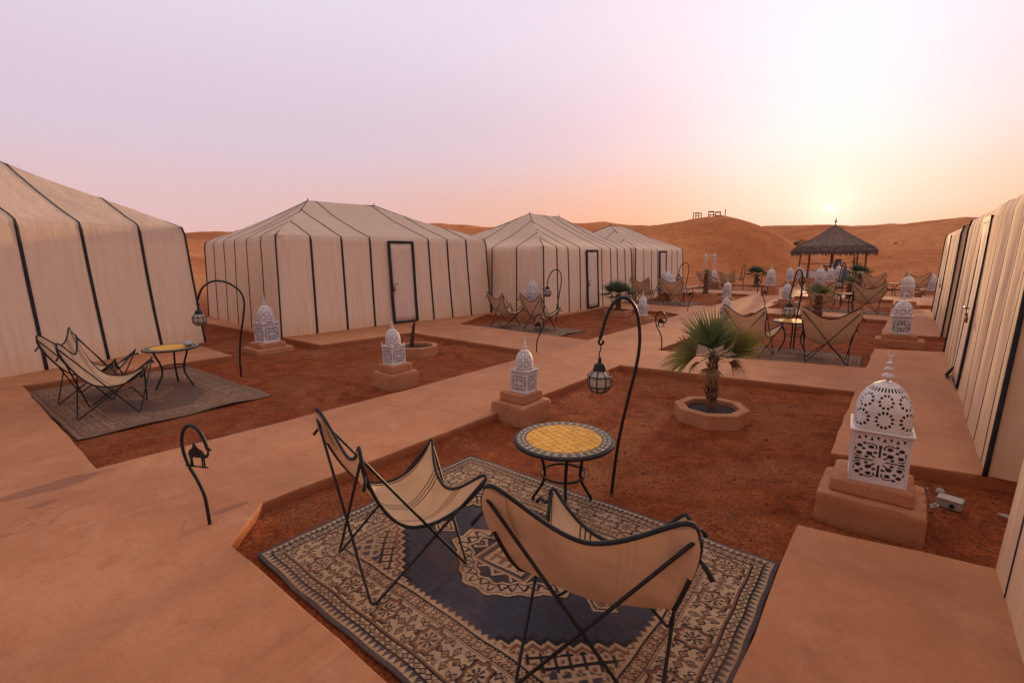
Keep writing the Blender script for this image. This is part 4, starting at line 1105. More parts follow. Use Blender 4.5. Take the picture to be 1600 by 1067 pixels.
zt = plinth(-0.06, 4.73, 0.72, 0.66, 0.26, 0.55, 0.48, 0.385, BED, 'two-step plaster plinth under the large near white lantern')
lantern('wide', 'near', -0.045, 4.72, zt, 1.0, 1, 'large white pierced lantern on the near right plinth', tilt=1.0)
zt = plinth(-3.92, 4.89, 0.60, 0.62, 0.27, 0.42, 0.44, 0.41, BED, 'stepped plinth on the right path edge behind the yellow table')
lantern('crown', 'near', -3.86, 4.87, zt, 0.70, 3, 'small white lantern just behind the yellow table, right edge of the path')
zt = plinth(-6.72, 4.88, 0.60, 0.58, 0.27, 0.42, 0.42, 0.41, BED, 'stepped plinth in the red bed on the left path edge')
lantern('crown', 'near', -6.70, 4.86, zt, 0.74, -2, 'small white lantern in front of the octagonal planter stump')
zt = plinth(-11.85, 4.92, 0.92, 0.86, 0.13, 0.68, 0.62, 0.25, BED, 'low wide plinth at the near corner of the second tent')
lantern('crown', 'near', -11.82, 4.92, zt, 1.08, 8, 'white lantern at the near corner of the second tent, beside the arched lamp')
zt = plinth(-0.02, 14.45, 0.95, 0.55, 0.20, 0.68, 0.42, 0.32, BED, 'stepped plinth beside the right walkway, second along')
lantern('wide', 'far', -0.02, 14.45, zt, 0.98, 2, 'white lantern on the right walkway, second behind the large near one')
zt = plinth(0.02, 24.4, 0.9, 0.55, 0.22, 0.66, 0.42, 0.34, BED, 'stepped plinth beside the right walkway, third along')
lantern('wide', 'far', 0.02, 24.4, zt + 0.10, 1.1, 0, 'white lantern peeking above the second one along the right walkway')
zt = plinth(0.9, 32.2, 1.2, 0.8, 0.25, 0.8, 0.6, 0.36, BED, 'farthest right plinth beside the last chair')
lantern('wide', 'far', 0.92, 32.2, zt, 0.98, 0, 'farthest right white lantern, against the dune beside the last chair')
zt = plinth(-6.60, 14.60, 0.62, 0.60, 0.22, 0.46, 0.44, 0.30, BED, 'plinth on the left path edge beside the second red bed')
lantern('crown', 'far', -6.60, 14.60, zt, 0.74, 4, 'small white lantern right of the dark green palm on the left path edge')
zt = plinth(-6.56, 23.85, 0.7, 0.62, 0.2, 0.5, 0.44, 0.26, BED, 'small plinth on the left path edge in the third bed')
lantern('wide', 'far', -6.56, 23.85, zt, 0.86, 0, 'small white lantern on the left path edge below the far chairs')
zt = plinth(-4.05, 14.75, 0.6, 0.6, 0.25, 0.44, 0.44, 0.38, BED, 'stepped plinth hidden behind the chair past the palm')
lantern('crown', 'far', -4.05, 14.75, zt, 0.72, 2, 'white lantern dome rising behind the chair past the palm')
zt = plinth(-3.98, 23.4, 0.95, 0.62, 0.2, 0.6, 0.46, 0.32, BED, 'plinth on the right path edge behind the arched lamp')
lantern('wide', 'far', -3.98, 23.4, zt, 0.80, 0, 'white lantern left of the leaning arched lamp on the right path edge')
zt = plinth(-9.92, 12.9, 0.8, 0.8, 0.36, 0.56, 0.56, 0.56, BED, 'plinth behind the chairs at the corner of the third tent')
lantern('crown', 'far', -9.86, 12.95, zt, 1.05, 6, 'white lantern at the corner of the third tent, above the chairs')
zt = plinth(-8.85, 22.3, 0.8, 0.8, 0.3, 0.56, 0.56, 0.46, BED, 'plinth behind the chairs before the small distant tent')
lantern('wide', 'far', -8.85, 22.2, zt, 1.25, 45, 'tall white lantern between the chairs before the small distant tent')
zt = plinth(-10.15, 33.6, 0.8, 0.8, 0.3, 0.56, 0.56, 0.46, BED, 'plinth behind the far left chairs')
lantern('crown', 'far', -10.15, 33.6, zt, 0.95, 0, 'white lantern behind the far left chair under the swing')
rows = [(-5.47 - .12, 28.14, 0.50, 1.02, 'nearest of the left row of lanterns leading to the hut'), (-6.03, 36.0, 0.38, 1.00, 'middle of the left row of lanterns leading to the hut'), (-6.17, 40.2, 0.42, 0.92, 'last of the left row of lanterns, beside the hut wall'),
        (-3.45, 28.55, 0.54, 1.04, 'nearest of the right row of lanterns leading to the hut'), (-3.71, 35.4, 0.42, 1.0, 'middle of the right row of lanterns leading to the hut'), (-3.72, 39.4, 0.50, 0.98, 'last of the right row of lanterns, beside the blue cloth')]
for x, y, z, sc, lb in rows:
    zt = plinth(x, y, 0.78, 0.66, z - 0.13 - BED, 0.56, 0.5, z - BED, BED, 'plinth under the ' + lb.replace(' of the ', ' lantern in the ', 1).replace('row of lanterns', 'row'))
    lantern('wide', 'far', x, y, z - 0.003, sc, 0, 'white lantern, ' + lb, zs=1.02)

# ------------------------------------------------------------------ bent iron posts: arched lamps and camel markers
HOOKS = {   # (sideways, height) of the rod, metres
    'near': [(0, -0.05), (0.02, 0.20), (0.06, 0.55), (0.13, 0.92), (0.19, 1.20), (0.215, 1.42), (0.20, 1.62), (0.155, 1.76), (0.075, 1.83), (-0.01, 1.80), (-0.075, 1.69), (-0.115, 1.55), (-0.135, 1.47)],
    'wide': [(0, -0.05), (0.01, 0.36), (0.07, 0.78), (0.17, 1.20), (0.205, 1.45), (0.14, 1.64), (-0.07, 1.79), (-0.31, 1.82), (-0.52, 1.71), (-0.63, 1.52), (-0.66, 1.43)],
    'mid': [(0, -0.05), (0.02, 0.50), (0.10, 1.00), (0.165, 1.42), (0.13, 1.68), (0.0, 1.79), (-0.16, 1.71), (-0.27, 1.50), (-0.30, 1.39)],
    'low': [(0, -0.05), (0.01, 0.55), (0.05, 1.02), (0.03, 1.36), (-0.05, 1.40), (-0.10, 1.15), (-0.13, 0.95)]}
VIEW_R = Vector((0.768, 0.640, 0))
def hook(x, y, kind, label, d=VIEW_R, sc=1.0, r=0.014):
    root = empty('arched_lamp_post', (x, y, BED))
    pts = spline([(d.x * a * sc, d.y * a * sc, z * sc) for a, z in HOOKS[kind]], 6)
    MB().tube(pts, r, 8).build('bent_rod', MATS['iron'], root, smooth=True)
    e = pts[-1]
    hk = [e + Vector((d.x * q, d.y * q, w)) for q, w in ((0, 0), (-0.012, -0.03), (0.0, -0.05), (0.022, -0.045), (0.028, -0.015))]
    MB().tube(spline(hk, 4), r * 0.75, 6).build('end_hook', MATS['iron'], root, smooth=True)
    tag(root, label, 'lamp post', 'arched iron lamp posts')
    return Vector((x, y, BED)) + e + Vector((0, 0, -0.05))

def hanging_lamp(top, drop, sc, label, fine):
    """octagonal glass lantern hanging by a wire from 'top'"""
    root = empty('hanging_lantern', (top.x, top.y, top.z), 0.3, sc); d = drop / sc
    MB().tube(spline([(0, 0, 0.0), (0.008, 0, -d * .35), (-0.006, 0, -d * .7), (0, 0, -d)], 3), 0.005, 5).build('wire', MATS['iron'], root, smooth=True)
    z = -d
    MB().lathe([(0.012, z), (0.016, z - 0.045), (0.040, z - 0.055), (0.052, z - 0.085), (0.056, z - 0.105), (0.052, z - 0.112)], n=16).build('cap', MATS['iron'], root, smooth='auto')
    rings = [(0.052, z - 0.110), (0.098, z - 0.160), (0.098, z - 0.245), (0.062, z - 0.292)]
    fr = MB(); n = 8
    for k in range(n):
        a = 2 * math.pi * k / n
        fr.tube([(r * math.cos(a), r * math.sin(a), zz) for r, zz in rings], 0.0055, 5)
    for r, zz in rings: fr.tube([(r * math.cos(2 * math.pi * k / n), r * math.sin(2 * math.pi * k / n), zz) for k in range(n)], 0.006, 5, closed=True)
    fr.build('frame', MATS['iron'], root, smooth=True)
    def pane(k, q, mb, s=0.985):
        a0, a1 = 2 * math.pi * k / n, 2 * math.pi * (k + 1) / n; (r0, z0), (r1, z1) = rings[q], rings[q + 1]
        mb.add([(s * r0 * math.cos(a0), s * r0 * math.sin(a0), z0), (s * r0 * math.cos(a1), s * r0 * math.sin(a1), z0), (s * r1 * math.cos(a1), s * r1 * math.sin(a1), z1), (s * r1 * math.cos(a0), s * r1 * math.sin(a0), z1)], [(3, 2, 1, 0)])
    if fine:
        for q in range(3):
            for k in range(n):
                mb = MB(); pane(k, q, mb); o = mb.build('pane', MATS['frosted_glass'], root)
                sd = o.modifiers.new('thick', 'SOLIDIFY'); sd.thickness = 0.004
    else:
        mb = MB()
        for q in range(3):
            for k in range(n): pane(k, q, mb)
        o = mb.build('glass', MATS['frosted_glass'], root); sd = o.modifiers.new('thick', 'SOLIDIFY'); sd.thickness = 0.004
    MB().lathe([(0.062, z - 0.290), (0.055, z - 0.300), (0.02, z - 0.305)], n=8).build('base_plate', MATS['iron'], root)
    tag(root, label, 'lantern', 'glass lanterns hanging from arched posts')

e = hook(-1.94, 3.76, 'near', 'arched iron lamp post right behind the yellow mosaic table', r=0.0155)
hanging_lamp(e, 0.12, 1.06, 'octagonal glass lantern hanging above the yellow table', True)
e = hook(-9.53, 3.42, 'wide', 'widely arched iron lamp post before the second tent, left side', r=0.018)
hanging_lamp(e, 0.03, 1.15, 'glass lantern hanging in the gap between the two left tents', False)
e = hook(-8.97, 13.1, 'mid', 'arched lamp post in front of the third tent near its door', r=0.018)
hanging_lamp(e, 0.04, 1.35, 'glass lantern hanging in front of the third tent wall', False)
e = hook(-8.5, 23.6, 'mid', 'small distant arched lamp post before the last left tent', sc=1.05, r=0.02)
hanging_lamp(e, 0.04, 1.3, 'glass lantern hanging before the last left tent', False)
e = hook(-1.93, 12.72, 'low', 'narrow leaning lamp post behind the table past the palm', d=Vector((0.9, 0.3, 0)), sc=1.30, r=0.018)
hanging_lamp(e, 0.05, 1.35, 'glass lantern hanging low left of the table past the palm', False)
e = hook(-7.94, 32.2, 'low', 'thin straight lamp post left of the far dark palm', sc=1.15, r=0.02)
hanging_lamp(e, 0.04, 1.2, 'tiny glass lantern on the thin post left of the far palm', False)
e = hook(-2.2, 25.2, 'low', 'lamp post in line with the hut wall, wrapped in blue cloth', d=Vector((0.7, 0.3, 0)), sc=1.3, r=0.02)
hanging_lamp(e, 0.04, 1.4, 'glass lantern hanging under the blue-wrapped post near the hut', False)
# a strip of blue-grey cloth knotted round that post
mb = MB(); mb.grid(lambda u, v: (-2.2 + 0.07 * math.cos(6.3 * u + v * 2) * (0.6 + 0.8 * math.sin(v * 3.1)) + 0.05 * v, 25.2 + 0.07 * math.sin(6.3 * u + v * 2) * (0.6 + 0.8 * math.sin(v * 3.1)), BED + 0.95 + v * 0.75), 14, 14)
tag(mb.build('blue_cloth', MATS['blue_cloth'], None, smooth=True), 'blue-grey cloth knotted round a lamp post before the hut', 'cloth')

CAMEL = [(-0.100, 0.075), (-0.104, 0.110), (-0.090, 0.140), (-0.068, 0.148), (-0.052, 0.170), (-0.042, 0.205), (-0.034, 0.232), (-0.022, 0.205), (-0.002, 0.172), (0.020, 0.150), (0.046, 0.140), (0.062, 0.118), (0.076, 0.096), (0.094, 0.098), (0.104, 0.122),
         (0.108, 0.150), (0.114, 0.168), (0.124, 0.180), (0.130, 0.170), (0.146, 0.160), (0.156, 0.148), (0.150, 0.140), (0.130, 0.146), (0.126, 0.128), (0.118, 0.092), (0.100, 0.068), (0.076, 0.060), (0.058, 0.068), (0.040, 0.066), (0.0, 0.062), (-0.045, 0.066), (-0.075, 0.060)]
POST = [(0, -0.06), (-0.006, 0.12), (-0.018, 0.25), (-0.062, 0.37), (-0.118, 0.48), (-0.150, 0.59), (-0.152, 0.70), (-0.118, 0.785), (-0.062, 0.815), (0.000, 0.785), (0.042, 0.71), (0.066, 0.63)]
def camel_post(x, y, mirror, label, sc=1.0, r=0.0135, z=0.0):
    root = empty('camel_post', (x, y, z), math.radians(30), sc); s = -1 if mirror else 1
    MB().tube(spline([(s * a, 0, h) for a, h in POST], 5), r, 8).build('bent_rod', MATS['iron'], root, smooth=True)
    n = len(CAMEL); mb = MB(); ox, oz, k = -0.026, 0.505, 0.80
    vs = [(s * (ox + k * a), dy, oz + k * b) for dy in (-0.003, 0.003) for a, b in CAMEL]
    mb.add(vs, [tuple(range(n)), tuple(range(2 * n - 1, n - 1, -1))] + [(i, (i + 1) % n, n + (i + 1) % n, n + i) for i in range(n)])
    cm = mb.build('camel_cutout', MATS['iron'], root)
    for a, lean in ((-0.092, 0.006), (-0.070, -0.004), (0.035, 0.004), (0.060, 0.0)):
        MB().tube([(s * (ox + k * a), 0, oz + 0.075), (s * (ox + k * (a + lean)), 0, oz + 0.03), (s * (ox + k * a), 0, oz - 0.025)], [0.010, 0.006, 0.006], 6).build('leg', MATS['iron'], cm, smooth=True)
    MB().tube([(s * -0.15, 0, oz - 0.02), (s * (ox + 0.075), 0, oz - 0.027)], 0.006, 6).build('ground_bar', MATS['iron'], root, smooth=True)
    tag(root, label, 'post', 'bent iron posts with camel cutouts')
camel_post(-4.06, 1.11, False, 'bent iron post with camel cutout, nearest, on the path left of the chairs')
camel_post(-6.15, 8.22, True, 'camel post at the path corner in front of the two chairs by the third tent', 1.03)
camel_post(-4.14, 10.27, False, 'camel post just left of the fan palm', 1.03)
camel_post(-6.30, 17.95, True, 'camel post right of the chairs before the small distant tent', 1.05)
camel_post(-4.20, 20.5, False, 'camel post at the path edge behind the chair past the palm', 1.08, 0.016)
camel_post(-6.30, 28.6, True, 'far camel post beside the nearest left lantern to the hut', 1.2, 0.018)
camel_post(-4.05, 27.8, False, 'far camel post left of the nearest right lantern to the hut', 1.2, 0.018)

# ------------------------------------------------------------------ octagonal planters and fan palms
def planter(x, y, label, R=0.52, top=0.205, rz=0.2):
    root = empty('octagonal_planter', (x, y, BED - 0.02), rz); n = 8; t = 0.125
    mb = MB(); z1 = top + 0.02
    prof = [(R * 1.02, 0), (R, z1), (R - t, z1), (R - t, z1 - 0.12)]
    for r, z in prof: mb.v += [(r * math.cos(2 * math.pi * k / n), r * math.sin(2 * math.pi * k / n), z) for k in range(n)]
    for i in range(3):
        for k in range(n): mb.f.append((i * n + k, i * n + (k + 1) % n, (i + 1) * n + (k + 1) % n, (i + 1) * n + k)); mb.m.append(0)
    bevel(mb.build('planter_wall', MATS['plinth'], root), 0.012, 2, 25)
    mb = MB(); r = R - t - 0.002
    mb.grid(lambda u, v: (r * (v + .001) * math.cos(2 * math.pi * u), r * (v + .001) * math.sin(2 * math.pi * u), z1 - 0.05 - 0.02 * v + 0.018 * noise.noise(Vector((5 * v * math.cos(6.283 * u), 5 * v * math.sin(6.283 * u), x)))), 32, 10)
    mb.build('soil', MATS['soil'], root, smooth=True)
    tag(root, label, 'planter', 'octagonal plaster planters')

def fan_mesh(seed, radius, petiole, spread, n, tint, tip, droop):
    """one fan leaf: petiole from the origin along +Y, then a folded fan of narrow blades"""
    rg = random.Random(seed); mb = MB(); cols = []
    pts = [Vector((0, petiole * t, 0.05 * math.sin(math.pi * t * .5) - 0.03 * t * t)) for t in (0, .25, .5, .75, 1)]
    c0 = len(mb.v); mb.tube(pts, [0.011, 0.009, 0.008, 0.007, 0.006], 5); cols += [tuple(0.6 * a + 0.4 * b for a, b in zip(tint, tip))] * (len(mb.v) - c0)
    o = pts[-1]
    for i in range(n):
        f = i / (n - 1) * 2 - 1; a = f * spread + rg.uniform(-.02, .02)
        ln = radius * (1 - 0.22 * f * f) * rg.uniform(0.9, 1.06); w = radius * 0.034
        dirv = Vector((math.sin(a), math.cos(a), 0)); side = Vector((math.cos(a), -math.sin(a), 0)); ns = 7
        cup = 0.30 * (1 - math.cos(a))
        dr = droop * rg.uniform(0.6, 1.4); b0 = len(mb.v)
        for j in range(ns + 1):
            t = j / ns; wid = w * (0.35 + 1.5 * t if t < 0.45 else 1.02 * (1 - (t - 0.45) / 0.55) ** 0.8) + 0.0006
            c = o + dirv * ln * t + Vector((0, 0, cup * ln * t * 0.5 + 0.05 * t - dr * ln * t ** 3)) + side * math.sin(t * 3) * rg.uniform(-.004, .004)
            mb.v += [tuple(c - side * wid + Vector((0, 0, 0.006 * (1 - t)))), tuple(c + Vector((0, 0, -0.008 * (1 - t)))), tuple(c + side * wid + Vector((0, 0, 0.006 * (1 - t))))]
            k = min(1, max(0, (t - 0.55) / 0.45)) * rg.uniform(.6, 1.0); cc = tuple(tint[q] * (1 - k) + tip[q] * k for q in range(3)); cols += [cc] * 3
        for j in range(ns):
            p = b0 + j * 3; mb.f += [(p, p + 1, p + 4, p + 3), (p + 1, p + 2, p + 5, p + 4)]; mb.m += [0, 0]
    me = mb.mesh('frond', MATS['palm_leaf'], True)
    at = me.color_attributes.new('tint', 'FLOAT_COLOR', 'POINT'); at.data.foreach_set('color', np.array([(*c, 1) for c in cols], np.float32).ravel()); return me
G1, G2, YL, BR = (0.135, 0.185, 0.068), (0.22, 0.245, 0.10), (0.58, 0.38, 0.095), (0.30, 0.16, 0.06)
DK, DK2 = (0.050, 0.085, 0.036), (0.080, 0.110, 0.045)
FANS = {'green': fan_mesh(1, 0.54, 0.14, 1.10, 22, G1, G2, 0.05), 'green2': fan_mesh(2, 0.52, 0.15, 1.2, 22, G1, (0.16, 0.17, 0.07), 0.08), 'droop': fan_mesh(3, 0.46, 0.20, 1.4, 24, G2, (0.22, 0.19, 0.08), 0.22),
        'yellow': fan_mesh(4, 0.46, 0.20, 0.95, 20, (0.13, 0.15, 0.05), YL, 0.10), 'brown': fan_mesh(5, 0.30, 0.20, 1.1, 18, BR, YL, 0.55),
        'dark': fan_mesh(6, 0.44, 0.26, 1.7, 26, DK, DK2, 0.18), 'dark2': fan_mesh(7, 0.42, 0.28, 1.6, 26, DK2, G1, 0.35)}
def palm(x, y, z, th, tr, fronds, sc, label, crown_sc=1.0, seed=0):
    """fronds: (kind, azimuth deg from image right, elevation deg, roll deg, scale)"""
    root = empty('fan_palm', (x, y, z), HEADING, sc); rg = random.Random(seed)
    mb = MB()
    def fn(u, v):
        zz = -0.06 + (th + 0.06) * v; r = tr * (1.30 - 0.42 * v + 0.30 * math.exp(-v * 9)) * (1 + 0.10 * math.sin(v * 38 + 3 * u)) + 0.010 * noise.noise(Vector((u * 9, v * 16, seed)))
        return (r * math.cos(2 * math.pi * u) + 0.02 * math.sin(v * 3), r * math.sin(2 * math.pi * u), zz)
    mb.grid(fn, 16, 36); mb.build('trunk', MATS['trunk'], root, smooth=True)
    mb = MB()
    for i in range(46):     # stubs of old leaf bases round the trunk
        v = rg.uniform(0.12, 1.0); a = i * 2.4; zz = th * v; r = tr * (1.15 - 0.4 * v)
        p = Vector((r * math.cos(a), r * math.sin(a), zz)); dv = Vector((math.cos(a), math.sin(a), 1.6)).normalized()
        mb.tube([p - dv * 0.02, p + dv * 0.05, p + dv * rg.uniform(.07, .11)], [0.011, 0.008, 0.002], 5)
    o = mb.build('leaf_stubs', MATS['trunk'], root, smooth=True); o['kind'] = 'stuff'
    for kind, az, elv, roll, fs in fronds:
        o = link('frond', FANS[kind], root); fs *= crown_sc
        a = math.radians(az); e = math.radians(elv)
        fwd = Vector((math.cos(a) * math.cos(e), math.sin(a) * math.cos(e), math.sin(e)))
        sidev = fwd.cross(Vector((0, 0, 1))); sidev = sidev.normalized() if sidev.length > 1e-4 else Vector((1, 0, 0))
        upv = sidev.cross(fwd); R = Matrix((sidev, fwd, upv)).transposed() @ Matrix.Rotation(math.radians(roll), 3, 'Y')
        o.matrix_local = Matrix.Translation((fwd.x * 0.03, fwd.y * 0.03, th - 0.03)) @ R.to_4x4() @ Matrix.Scale(fs, 4)
    tag(root, label, 'palm', 'fan palms in the beds')
planter(-1.88, 6.46, 'octagonal plaster planter holding the near fan palm', 0.475, 0.185)
MAINF = [('green', 95, 80, 0, 1.05), ('green2', 155, 58, 45, 1.05), ('green', 45, 66, -45, 0.95), ('droop', 190, 6, 62, 1.1), ('yellow', 352, 20, -62, 1.12), ('yellow', 18, 32, -55, 0.9),
         ('green2', 80, 50, 0, 0.8), ('brown', 330, -20, 20, 0.9), ('brown', 240, -45, 0, 0.85), ('brown', 60, -10, 0, 0.9), ('brown', 160, -35, 0, 0.8), ('yellow', 310, 5, 0, 0.7)]
palm(-1.90, 6.48, 0.02, 0.72, 0.054, MAINF, 1.0, 'fan palm with green and yellowing leaves in the near octagonal planter', seed=1)
DARKF = [('dark', 90, 70, 0, 1.0), ('dark2', 30, 30, 20, 1.1), ('dark', 150, 35, -15, 1.1), ('dark2', 190, 8, 15, 1.1), ('dark2', 350, 10, -15, 1.1), ('dark', 270, 30, 0, 1.0), ('dark', 60, 50, 10, 1.0), ('dark', 125, 55, -10, 1.0), ('dark2', 230, -5, 0, 0.9), ('dark2', 310, -5, 0, 0.9), ('dark', 20, 52, 0, 0.9), ('dark', 165, 55, 0, 0.9)]
YELF = [('yellow', 90, 65, 0, 0.9), ('yellow', 20, 25, 10, 0.9), ('yellow', 160, 25, -10, 0.9), ('green2', 60, 60, 0, 0.8), ('brown', 350, -5, 0, 1.0), ('brown', 190, -5, 0, 1.0), ('yellow', 270, 40, 0, 0.8), ('green', 120, 70, 0, 0.7)]
planter(-8.35, 16.3, 'octagonal planter of the dark green palm before the third tent', 0.56)
palm(-8.35, 16.3, 0.0, 0.62, 0.085, DARKF, 1.0, 'dark green fan palm in front of the third tent', 1.05, seed=2)
planter(-8.43, 26.6, 'small octagonal planter below the far left chairs', 0.6, 0.18)
palm(-8.43, 26.6, -0.03, 1.15, 0.11, YELF, 1.0, 'thin palm with sparse tuft below the far left chairs', 0.55, seed=3)
palm(-8.10, 36.2, -0.05, 0.75, 0.12, DARKF, 1.05, 'far dark palm left of the lantern rows', 1.1, seed=4)
planter(-1.98, 16.5, 'octagonal planter behind the chairs past the near palm', 0.52)
palm(-1.98, 16.5, 0.0, 0.82, 0.095, YELF, 1.05, 'small yellowing palm above the chairs past the near palm', 0.85, seed=5)
planter(-2.02, 26.4, 'octagonal planter beside the blue-wrapped lamp post', 0.52)
palm(-2.02, 26.4, 0.0, 0.75, 0.1, YELF, 1.0, 'yellowing palm behind the middle right table', 0.9, seed=6)
palm(-2.30, 35.6, -0.05, 0.95, 0.13, DARKF, 1.0, 'far dark palm right of the lantern rows, before the hut', 1.1, seed=7)
# planter with a dead stump
planter(-8.72, 6.98, 'octagonal planter with a leaning dead stump before the second tent', 0.50, 0.19, 0.35)
st = empty('dead_stump', (-8.98, 7.0, 0.0))
def fst(u, v):
    r = (0.055 - 0.02 * v) * (1 + 0.25 * noise.noise(Vector((u * 4, v * 6, 2)))) ; zz = -0.1 + 0.62 * v + 0.05 * math.cos(6.28 * u) * (v > .9)
    return (0.10 * v + r * math.cos(6.283 * u), 0.04 * v + r * math.sin(6.283 * u), zz)
mb = MB(); mb.grid(fst, 12, 14); mb.build('stump', MATS['dark_wood'], st, smooth=True)
MB().tube([(0.08, 0.03, 0.48), (0.13, 0.04, 0.58), (0.12, 0.05, 0.62)], [0.022, 0.015, 0.006], 6).build('broken_tip', MATS['dark_wood'], st, smooth=True)
tag(st, 'charred dead palm stump leaning in the left octagonal planter', 'stump')

# ------------------------------------------------------------------ thatched hut at the end of the path
def gazebo():
    gx, gy, z0 = -4.6, 43.4, 0.36; R = 2.62
    root = empty('thatched_hut', (gx, gy, z0), HEADING)
    bevel(MB().lathe([(2.45, -0.6), (2.4, 0.0)], n=36).build('floor', MATS['plinth'], root), 0.02)
    eave, apex = 2.16, 3.92
    def prof(t): return (R * t, apex - (apex - eave) * (t ** 0.93) - 0.10 * math.sin(math.pi * t))
    MB().lathe([(max(0.02, prof(t)[0]), prof(t)[1]) for t in np.linspace(0, 0.97, 14)][::-1], n=40).build('roof', MATS['thatch'], root, smooth=True)
    rg = random.Random(8)
    for ring, (t0, t1, cnt) in enumerate([(0.10, 0.36, 500), (0.22, 0.52, 800), (0.40, 0.72, 1100), (0.58, 0.90, 1500), (0.74, 1.06, 2000), (0.84, 1.10, 1500)]):
        mb = MB()
        for i in range(cnt):
            a = rg.uniform(0, 2 * math.pi); ta = t0 + rg.uniform(-.05, .05); tb_ = t1 + rg.uniform(-.06, .05)
            ra, za = prof(ta); rb, zb = prof(min(tb_, 1.06)); zb -= max(0, tb_ - 1.0) * 2.4 + (0.26 * rg.random() ** 3 * (1 + noise.noise(Vector((math.cos(a) * 4, math.sin(a) * 4, 3)))) if ring > 3 else 0); lift = rg.uniform(0.01, 0.07); a2 = a + rg.uniform(-.03, .03); w = rg.uniform(.010, .024) / max(0.5, rb) * 1.6
            vs = [(ra * math.cos(a - w / 2), ra * math.sin(a - w / 2), za + lift * .5), (ra * math.cos(a + w / 2), ra * math.sin(a + w / 2), za + lift * .5), (rb * math.cos(a2 + w), rb * math.sin(a2 + w), zb + lift), (rb * math.cos(a2 - w), rb * math.sin(a2 - w), zb + lift)]
            mb.add(vs, [(0, 1, 2, 3)])
        o = mb.build('thatch_layer', MATS['thatch'], root); o['kind'] = 'stuff'
    MB().lathe([(0.03, apex - 0.05), (0.03, apex + 0.12), (0.08, apex + 0.17), (0.085, apex + 0.21), (0.02, apex + 0.27), (0.05, apex + 0.33), (0.04, apex + 0.37), (0.008, apex + 0.42), (0.006, apex + 0.55)], n=10).build('roof_finial', MATS['iron'], root, smooth=True)
    for k in range(8):
        a = 2 * math.pi * k / 8 + 0.22; b = a + rg.uniform(-.03, .03)
        MB().tube([(2.11 * math.cos(a), 2.11 * math.sin(a), -0.1), (2.08 * math.cos(a), 2.08 * math.sin(a), 1.2), (2.00 * math.cos(b), 2.00 * math.sin(b), 2.5)], [0.062, 0.055, 0.05], 8).build('post', MATS['wood'], root, smooth=True)
    for k in range(8):
        a, b = 2 * math.pi * k / 8 + 0.22, 2 * math.pi * (k + 1) / 8 + 0.22
        if k in (5,): continue
        mb = MB(); n = 8
        def fn(u, v): pass
        poly = [(2.05 * math.cos(a + .05 + (b - a - .1) * i / n), 2.05 * math.sin(a + .05 + (b - a - .1) * i / n)) for i in range(n + 1)] + [(1.87 * math.cos(b - .05 - (b - a - .1) * i / n), 1.87 * math.sin(b - .05 - (b - a - .1) * i / n)) for i in range(n + 1)]
        bevel(mb.prism(poly, -0.02, 0.50).build('parapet', MATS['white_wall'], root), 0.03)
        MB().tube([(2.06 * math.cos(a), 2.06 * math.sin(a), 1.02), (2.06 * math.cos(b), 2.06 * math.sin(b), 1.02)], 0.018, 6).build('rail', MATS['wood'], root, smooth=True)
    tag(root, 'round thatched hut with wooden posts at the end of the path', 'hut')
    t = empty('hut_table', (gx + 0.1, gy + 0.2, z0))
    bevel(MB().box((0, 0, 0.84), (1.1, 1.1, 0.10), 0.3).build('table_top', MATS['dark_wood'], t), 0.01)
    for sx in (-1, 1):
        for sy in (-1, 1): MB().box((sx * .45, sy * .45, 0.40), (0.06, 0.06, 0.80)).build('leg', MATS['dark_wood'], t)
    tag(t, 'dark wooden table standing inside the thatched hut', 'table')
    mb = MB(); mb.grid(lambda u, v: (-4.1 + 0.22 * math.cos(6.28 * u) * (0.35 + 0.65 * math.sin(0.4 + v * 2.2)) + 0.1 * v, 41.6 + 0.22 * math.sin(6.28 * u) * (0.35 + 0.65 * math.sin(0.4 + v * 2.2)), z0 + 0.62 + 0.75 * v), 12, 10)
    tag(mb.build('hanging_cloth', MATS['blue_cloth'], None, smooth=True), 'blue-grey cloth bundle tied to a front post of the hut', 'cloth')
gazebo()

# ------------------------------------------------------------------ swing, dune seats, scrub, litter
def swing():
    x, y = -12.33, 39.6; z = ground_z(x, y); root = empty('garden_swing', (x, y, z), HEADING); W = 0.36
    for sx in (-1, 1):
        for sy in (-1, 1): MB().tube([(sx * W * 1.15, sy * 0.55, -0.05), (sx * W, sy * 0.10, 2.15), (sx * W, sy * 0.10, 2.35)], 0.035, 6).build('upright', MATS['white_metal'], root, smooth=True)
    MB().tube([(-W - .05, 0, 2.15), (W + .05, 0, 2.15)], 0.05, 6).build('top_bar', MATS['white_metal'], root, smooth=True)
    bevel(MB().box((0, 0, 0.45), (0.62, 0.4, 0.05)).build('seat', MATS['white_metal'], root), 0.01)
    for sx in (-1, 1): MB().tube([(sx * .28, 0, 0.46), (sx * .28, 0, 2.15)], 0.012, 5).build('rope', MATS['white_metal'], root)
    MB().box((0, 0, 0.12), (1.5, 0.06, 0.06)).build('base_bar', MATS['white_metal'], root)
    tag(root, 'white garden swing frame at the foot of the dune', 'swing')
swing()
